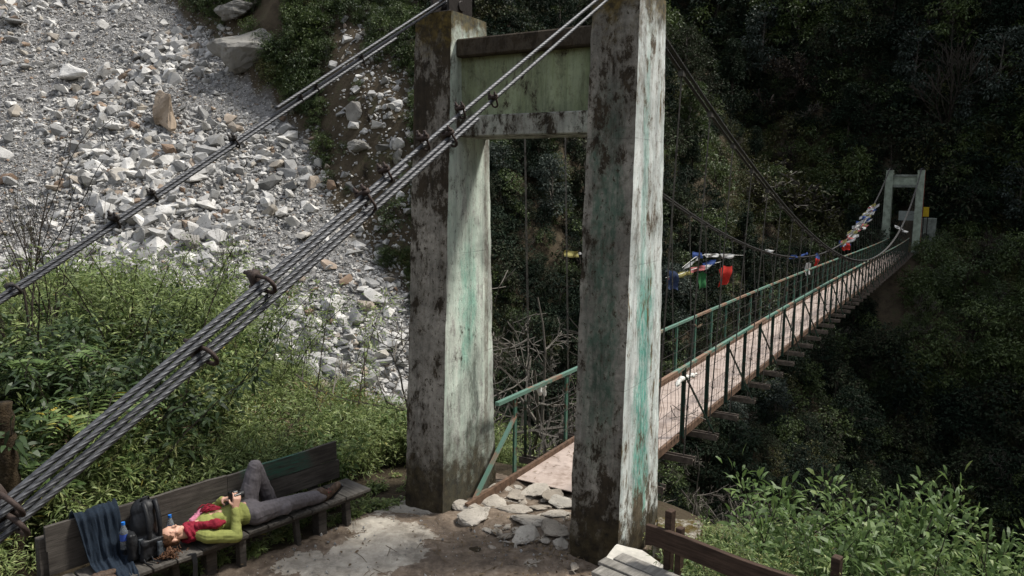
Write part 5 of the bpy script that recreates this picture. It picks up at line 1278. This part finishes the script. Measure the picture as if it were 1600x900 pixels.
# fern
mb = MB(); rf = np.random.default_rng(31)
for i in range(11):
    a = i * .571 + rf.normal(0, .1); o_ = np.array([math.cos(a), math.sin(a), 0]); t_ = np.linspace(0, 1, 22); c = o_ * t_[:, None] * .62 + np.array([0, 0, 1]) * (.55 * np.sin(t_ * 2.3))[:, None]
    mb.tube(c[::3], .004, 3, 1, cap=False); sd_ = np.cross(o_, [0, 0, 1])
    for k in (-1, 1):
        n_ = 20; leaves(mb, c[2:], np.tile(sd_ * k + o_ * .35, (n_, 1)) + rf.normal(0, .05, (n_, 3)), .17 * np.sin(np.linspace(.5, 3.0, n_)) + .02, .030, rf, 0, True, .15)
FERN = meshdata('fern', np.concatenate(mb.v), mb.f, ('leaf_glossy', 'bark'), mb.mi, False, np.concatenate(mb.lc))
for px, py, y, lb in ((150, 600, 7.4, 'glossy fern in the dark hollow of the left thicket'), (60, 520, 7.9, 'fern under the left stay rope in the dark hollow')):
    p, h = topped(px, py, y); plant(FERN, 'fern', p + [0, 0, max(0, h - .75)], 1.0, lb, 'fern')
# right foreground shrubs
RB = [plant_stems(740 + i, 1.0, (16, 24, 20)[i], (70, 95, 80)[i], (.095, .060, .08)[i], (.021, .016, .020)[i], .5, .6, ('leaf_glossy', 'bark'), True, .10, .006, .2, .5) for i in range(3)]
for i, (px, py, y, lb, wd) in enumerate(((1262, 726, 7.0, 'bright leafy shrub rising behind the right bench, left one', .8), (1340, 698, 6.8, 'tallest bright leafy shrub at the lower right with pointed shoots', .8), (1415, 755, 6.7, 'bright leafy shrub right of the tallest one at the lower right', .8),
                                 (1495, 790, 6.4, 'leafy shrub at the lower right below the black gorge', .8), (1590, 745, 6.0, 'leafy shrub cut by the lower right edge of the picture', .6), (1385, 830, 6.0, 'low leafy shrub just behind the far post of the right bench', .8), (1510, 850, 5.8, 'low leafy shrub in the lower right corner', .8), (1190, 800, 7.4, 'low leafy shrub behind the backrest of the right bench', .8), (1275, 800, 6.2, 'leafy shrub between the two posts of the right bench', .7))):
    p, h = topped(px, py, y); plant(RB[i % 3], 'shrub', p, max(.5, h), lb, 'shrub', i * 1.7, None, wd)
x, y = zone(1400, 1.6, 8, 5.2, 13, lambda x, y: (wf(x, y) > 1.55) & ((x - 1.25) * .66 + (y - 6.35) * .75 > .25) & (sf(x, y) < 6))
z = hgt(x, y); P = np.stack([x, y, z], 1); px, py = projpx(P); zt = CAMH - y * (np.maximum(sil(px) + 25, 770) + 8 * rv.normal(0, 1, len(px)) - 262) / FPX
Hh = np.minimum(zt - z, rv.uniform(.4, 1.1, len(x))); k = Hh > .22; P = P[k]; Hh = Hh[k]
ii = np.where(rv.random(len(P)) < .7, rv.integers(0, 5, len(P)), rv.integers(5, 9, len(P)))
scatter('ground_cover', NP, P - [0, 0, .05], ii, np.stack([0 * Hh, 0 * Hh, rv.uniform(0, 6.28, len(P))], 1), np.stack([np.clip(Hh, .4, 1), np.clip(Hh, .4, 1), Hh], 1), 'stuff')
# bare trees and twiggy shrubs
def hmesh(me):
    me['h'] = max(v.co.z for v in me.vertices); return me
BT = [hmesh(branch_mesh('bare_tree', 800 + i, 1.0, .009, 'bark_pale', levels=5, kids=3, spread=.95, updraft=.14, thin=.35)) for i in range(3)]
for i, (px, py, y, w_, lb) in enumerate(((800, 372, 14.5, 1.0, 'pale leafless tree with tangled twigs seen through the portal beside the left pillar'), (858, 470, 13.0, 1.0, 'pale leafless tree in the right half of the portal'), (812, 480, 12.0, 1.2, 'low pale leafless tree behind the start of the left handrail'),
                                     (1165, 735, 10.5, 1.2, 'pale leafless bush under the near end of the bridge'), (1105, 700, 11.0, 1.0, 'thin leafless bush below the first floor beams of the bridge'), (1215, 745, 10.0, 1.0, 'grey leafless bush left of the bright right shrubs'))):
    p, h = topped(px, py, y); plant(BT[i % 3], 'bare_tree', p, max(1, h) / BT[i % 3]['h'], lb, 'bare tree', i * 2.2, None, w_)
SAP = [hmesh(branch_mesh('sapling', 820 + i, 1.0, .010, 'bark', 'leaf_olive', 150, .016, .007, levels=3, kids=3, spread=.6, updraft=.25, trunk_frac=.72, thin=.6, wig=.07)) for i in range(3)]
for i, (px, py, y, lb, w_) in enumerate(((22, 148, 9.0, 'tall thin dark sapling at the left edge in front of the scree', .8), (72, 250, 9.6, 'second thin sapling right of the tall one at the left edge', .7), (470, 428, 13.5, 'thin dark upright sapling in front of the boulder heap left of the left pillar', .6), (420, 470, 13.0, 'slender sapling left of the upright one at the scree toe', .8), (330, 330, 12.0, 'sparse young sapling behind the lower stay ropes', .6),
                                     (545, 545, 12.5, 'small sparse sapling near the boulder heap beside the left pillar', .8))):
    p, h = topped(px, py, y); plant(SAP[i % 3], 'sapling', p, max(1, h) / SAP[i % 3]['h'], lb, 'sapling', i, None, w_)
YB = plant_stems(850, 1.0, 30, 150, .045, .012, .5, .6, ('leaf_yellow', 'bark'), True, .12, .005, .2)
for px, py, y, lb in ((512, 572, 11.5, 'yellow brown bush at the toe of the scree'), (455, 600, 11.0, 'smaller yellowish bush left of the yellow brown one')):
    p, h = topped(px, py, y); plant(YB, 'shrub', p, max(.8, h), lb, 'shrub', 1, None, .9)
# ---------------------------------------------------------------- forest across the gorge
FS = [tree_crown(900 + i, 1.3, .75, 16, 55, .10, .05, ('leaf_slope', 'bark_forest'), base=.1) for i in range(3)]
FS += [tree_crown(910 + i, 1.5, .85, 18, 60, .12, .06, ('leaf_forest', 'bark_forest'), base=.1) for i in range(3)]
FS += [tree_crown(920, 1.4, .8, 16, 45, .10, .04, ('leaf_olive', 'bark_forest'), base=.1), branch_mesh('twigs', 930, 1.6, .02, 'bark_forest', levels=4, kids=4, spread=.8, thin=2.4), branch_mesh('twigs', 931, 1.8, .02, 'bark_pale', levels=3, kids=4, spread=.8, thin=2)]
px = np.concatenate([rv.uniform(-120, 1760, 9500), rv.uniform(320, 660, 1500)]); py = np.concatenate([rv.uniform(-110, 960, 9500), rv.uniform(-60, 420, 1500)])
P, ok = manyhits(px, py, 14, 150, 200); sd_ = scree_d(P[:, 0], P[:, 1]); sP = sf(P[:, 0], P[:, 1])
ok &= (P[:, 1] > 19) & ((sd_ > .8) | (P[:, 2] < -9)) & ~((np.abs(wf(P[:, 0], P[:, 1])) < 1.25) & (sP > 50) & (sP < 63))
chute = (px > 512 + .12 * (py - 250)) & (px < 650) & (py > 105) & (py < 400)
left = (px < 660)
ok &= ~(chute & (rv.random(len(px)) < .97)); bare = fbm(P[:, 0] * .35, P[:, 1] * .35, 91, 3)
ok &= ~(left & (bare > .10))
px, py, P, sd_ = px[ok], py[ok], P[ok], sd_[ok]; dist = np.linalg.norm(P - CAM, axis=1)
u = rv.random(len(P)); idx = np.where(u < .60, rv.integers(3, 6, len(P)), np.where(u < .82, rv.integers(0, 3, len(P)), np.where(u < .88, 6, np.where(u < .96, 7, 8))))
lt = (px < 660) | ((px > 1400) & (py > 380) & (py < 620)) | ((px > 1080) & (px < 1340) & (py > 220) & (py < 400))
idx = np.where(lt & (u < .82), rv.integers(0, 3, len(P)), idx); idx = np.where((px > 1120) & (px < 1340) & (py > 230) & (py < 400) & (u < .35), 6, idx)
sc_ = np.clip(dist / 48, .45, 2.2) * rv.uniform(.45, 1.0, len(P)) * (1 + 1.3 * rv.random(len(P)) ** 5) * np.where(px < 660, .75, 1.0)
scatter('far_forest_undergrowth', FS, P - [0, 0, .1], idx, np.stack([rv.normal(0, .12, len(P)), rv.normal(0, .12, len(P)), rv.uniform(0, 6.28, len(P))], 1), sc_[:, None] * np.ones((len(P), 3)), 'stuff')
print('forest', len(P))
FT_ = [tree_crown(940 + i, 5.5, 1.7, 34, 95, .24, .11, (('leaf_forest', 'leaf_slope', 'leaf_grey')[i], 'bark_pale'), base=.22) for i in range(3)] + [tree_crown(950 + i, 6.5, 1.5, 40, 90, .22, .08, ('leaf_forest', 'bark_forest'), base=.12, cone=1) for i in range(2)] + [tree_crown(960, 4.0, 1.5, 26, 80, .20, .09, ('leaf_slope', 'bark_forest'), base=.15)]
for m_ in FT_: m_.name = 'tree'
kx = []; tries = 0
while len(kx) < 105 and tries < 4000:
    tries += 1; a, b = rv.uniform(690, 1680), rv.uniform(10, 700)
    if 1330 < a < 1480 and 150 < b < 470: continue
    if 1360 < a and b > 360: continue
    if a < 900 and b > 330: continue
    if all((a - c) ** 2 + (b - d) ** 2 > 58 ** 2 for c, d in kx): kx.append((a, b))
Q, ok = manyhits([k[0] for k in kx], [k[1] + 30 for k in kx], 14, 150, 260)
for i, (q, o_) in enumerate(zip(Q, ok)):
    if not o_ or q[1] < 30: continue
    d = np.linalg.norm(q - CAM); m_ = FT_[rv.integers(0, 6)]; sca = np.clip(d / 62, .55, 1.6) * rv.uniform(.6, 1.05)
    plant(m_, 'tree', q - [0, 0, .3], sca, 'dark evergreen tree in the shaded forest across the gorge', 'tree', rv.uniform(0, 6), 'evergreen trees of the forest across the gorge')
def fartree(px, pytop, pybase, me, name, lb, wd=1.0):
    q = athill(px, pybase); top = atd(px, pytop, q[1]); h = (top[2] - q[2]) / me.get('h', 1.0); return plant(me, name, q - [0, 0, .1], h, lb, 'tree', px, None, wd)
def hmesh(me):
    me['h'] = max(v.co.z for v in me.vertices); return me
BF = [hmesh(branch_mesh('bare_tree', 970 + i, 1.0, .010, 'bark_forest', levels=3, kids=4, spread=.6, updraft=.2, trunk_frac=.75, thin=1.2, wig=.06)) for i in range(2)]
OL = hmesh(branch_mesh('tree', 980, 1.0, .018, 'bark_pale', 'leaf_olive', 2600, .035, .018, levels=4, kids=4, spread=.8, updraft=.1, thin=3))
BRN = hmesh(branch_mesh('tree', 985, 1.0, .018, 'bark_forest', 'leaf_dry', 700, .02, .01, levels=4, kids=5, spread=.7, updraft=.2, thin=3))
fartree(1480, 40, 250, BF[0], 'bare_tree', 'tall bare tree with a pale thin trunk above and right of the far tower')
fartree(1500, 300, 380, BF[1], 'bare_tree', 'small bare tree right of the far tower')
fartree(1232, 235, 345, OL, 'tree', 'spreading tree with thin yellow olive foliage left of the far tower', 1.3)
fartree(1165, 258, 330, OL, 'tree', 'smaller yellow olive tree behind the hanger rods', 1.2)
fartree(1172, 85, 190, BRN, 'tree', 'twiggy brown leafless tree in the dark forest right of the right pillar', 1.1)
fartree(1270, 80, 160, BRN, 'tree', 'second twiggy brown tree in the dark forest above the far tower', 1.1)
PB = hmesh(tree_crown(990, 1.0, .32, 22, 60, .05, .022, ('leaf_glossy', 'bark_forest'), base=.2)); fartree(1440, 30, 120, PB, 'tree', 'pale silvery leaved tree high in the dark forest above the far tower')
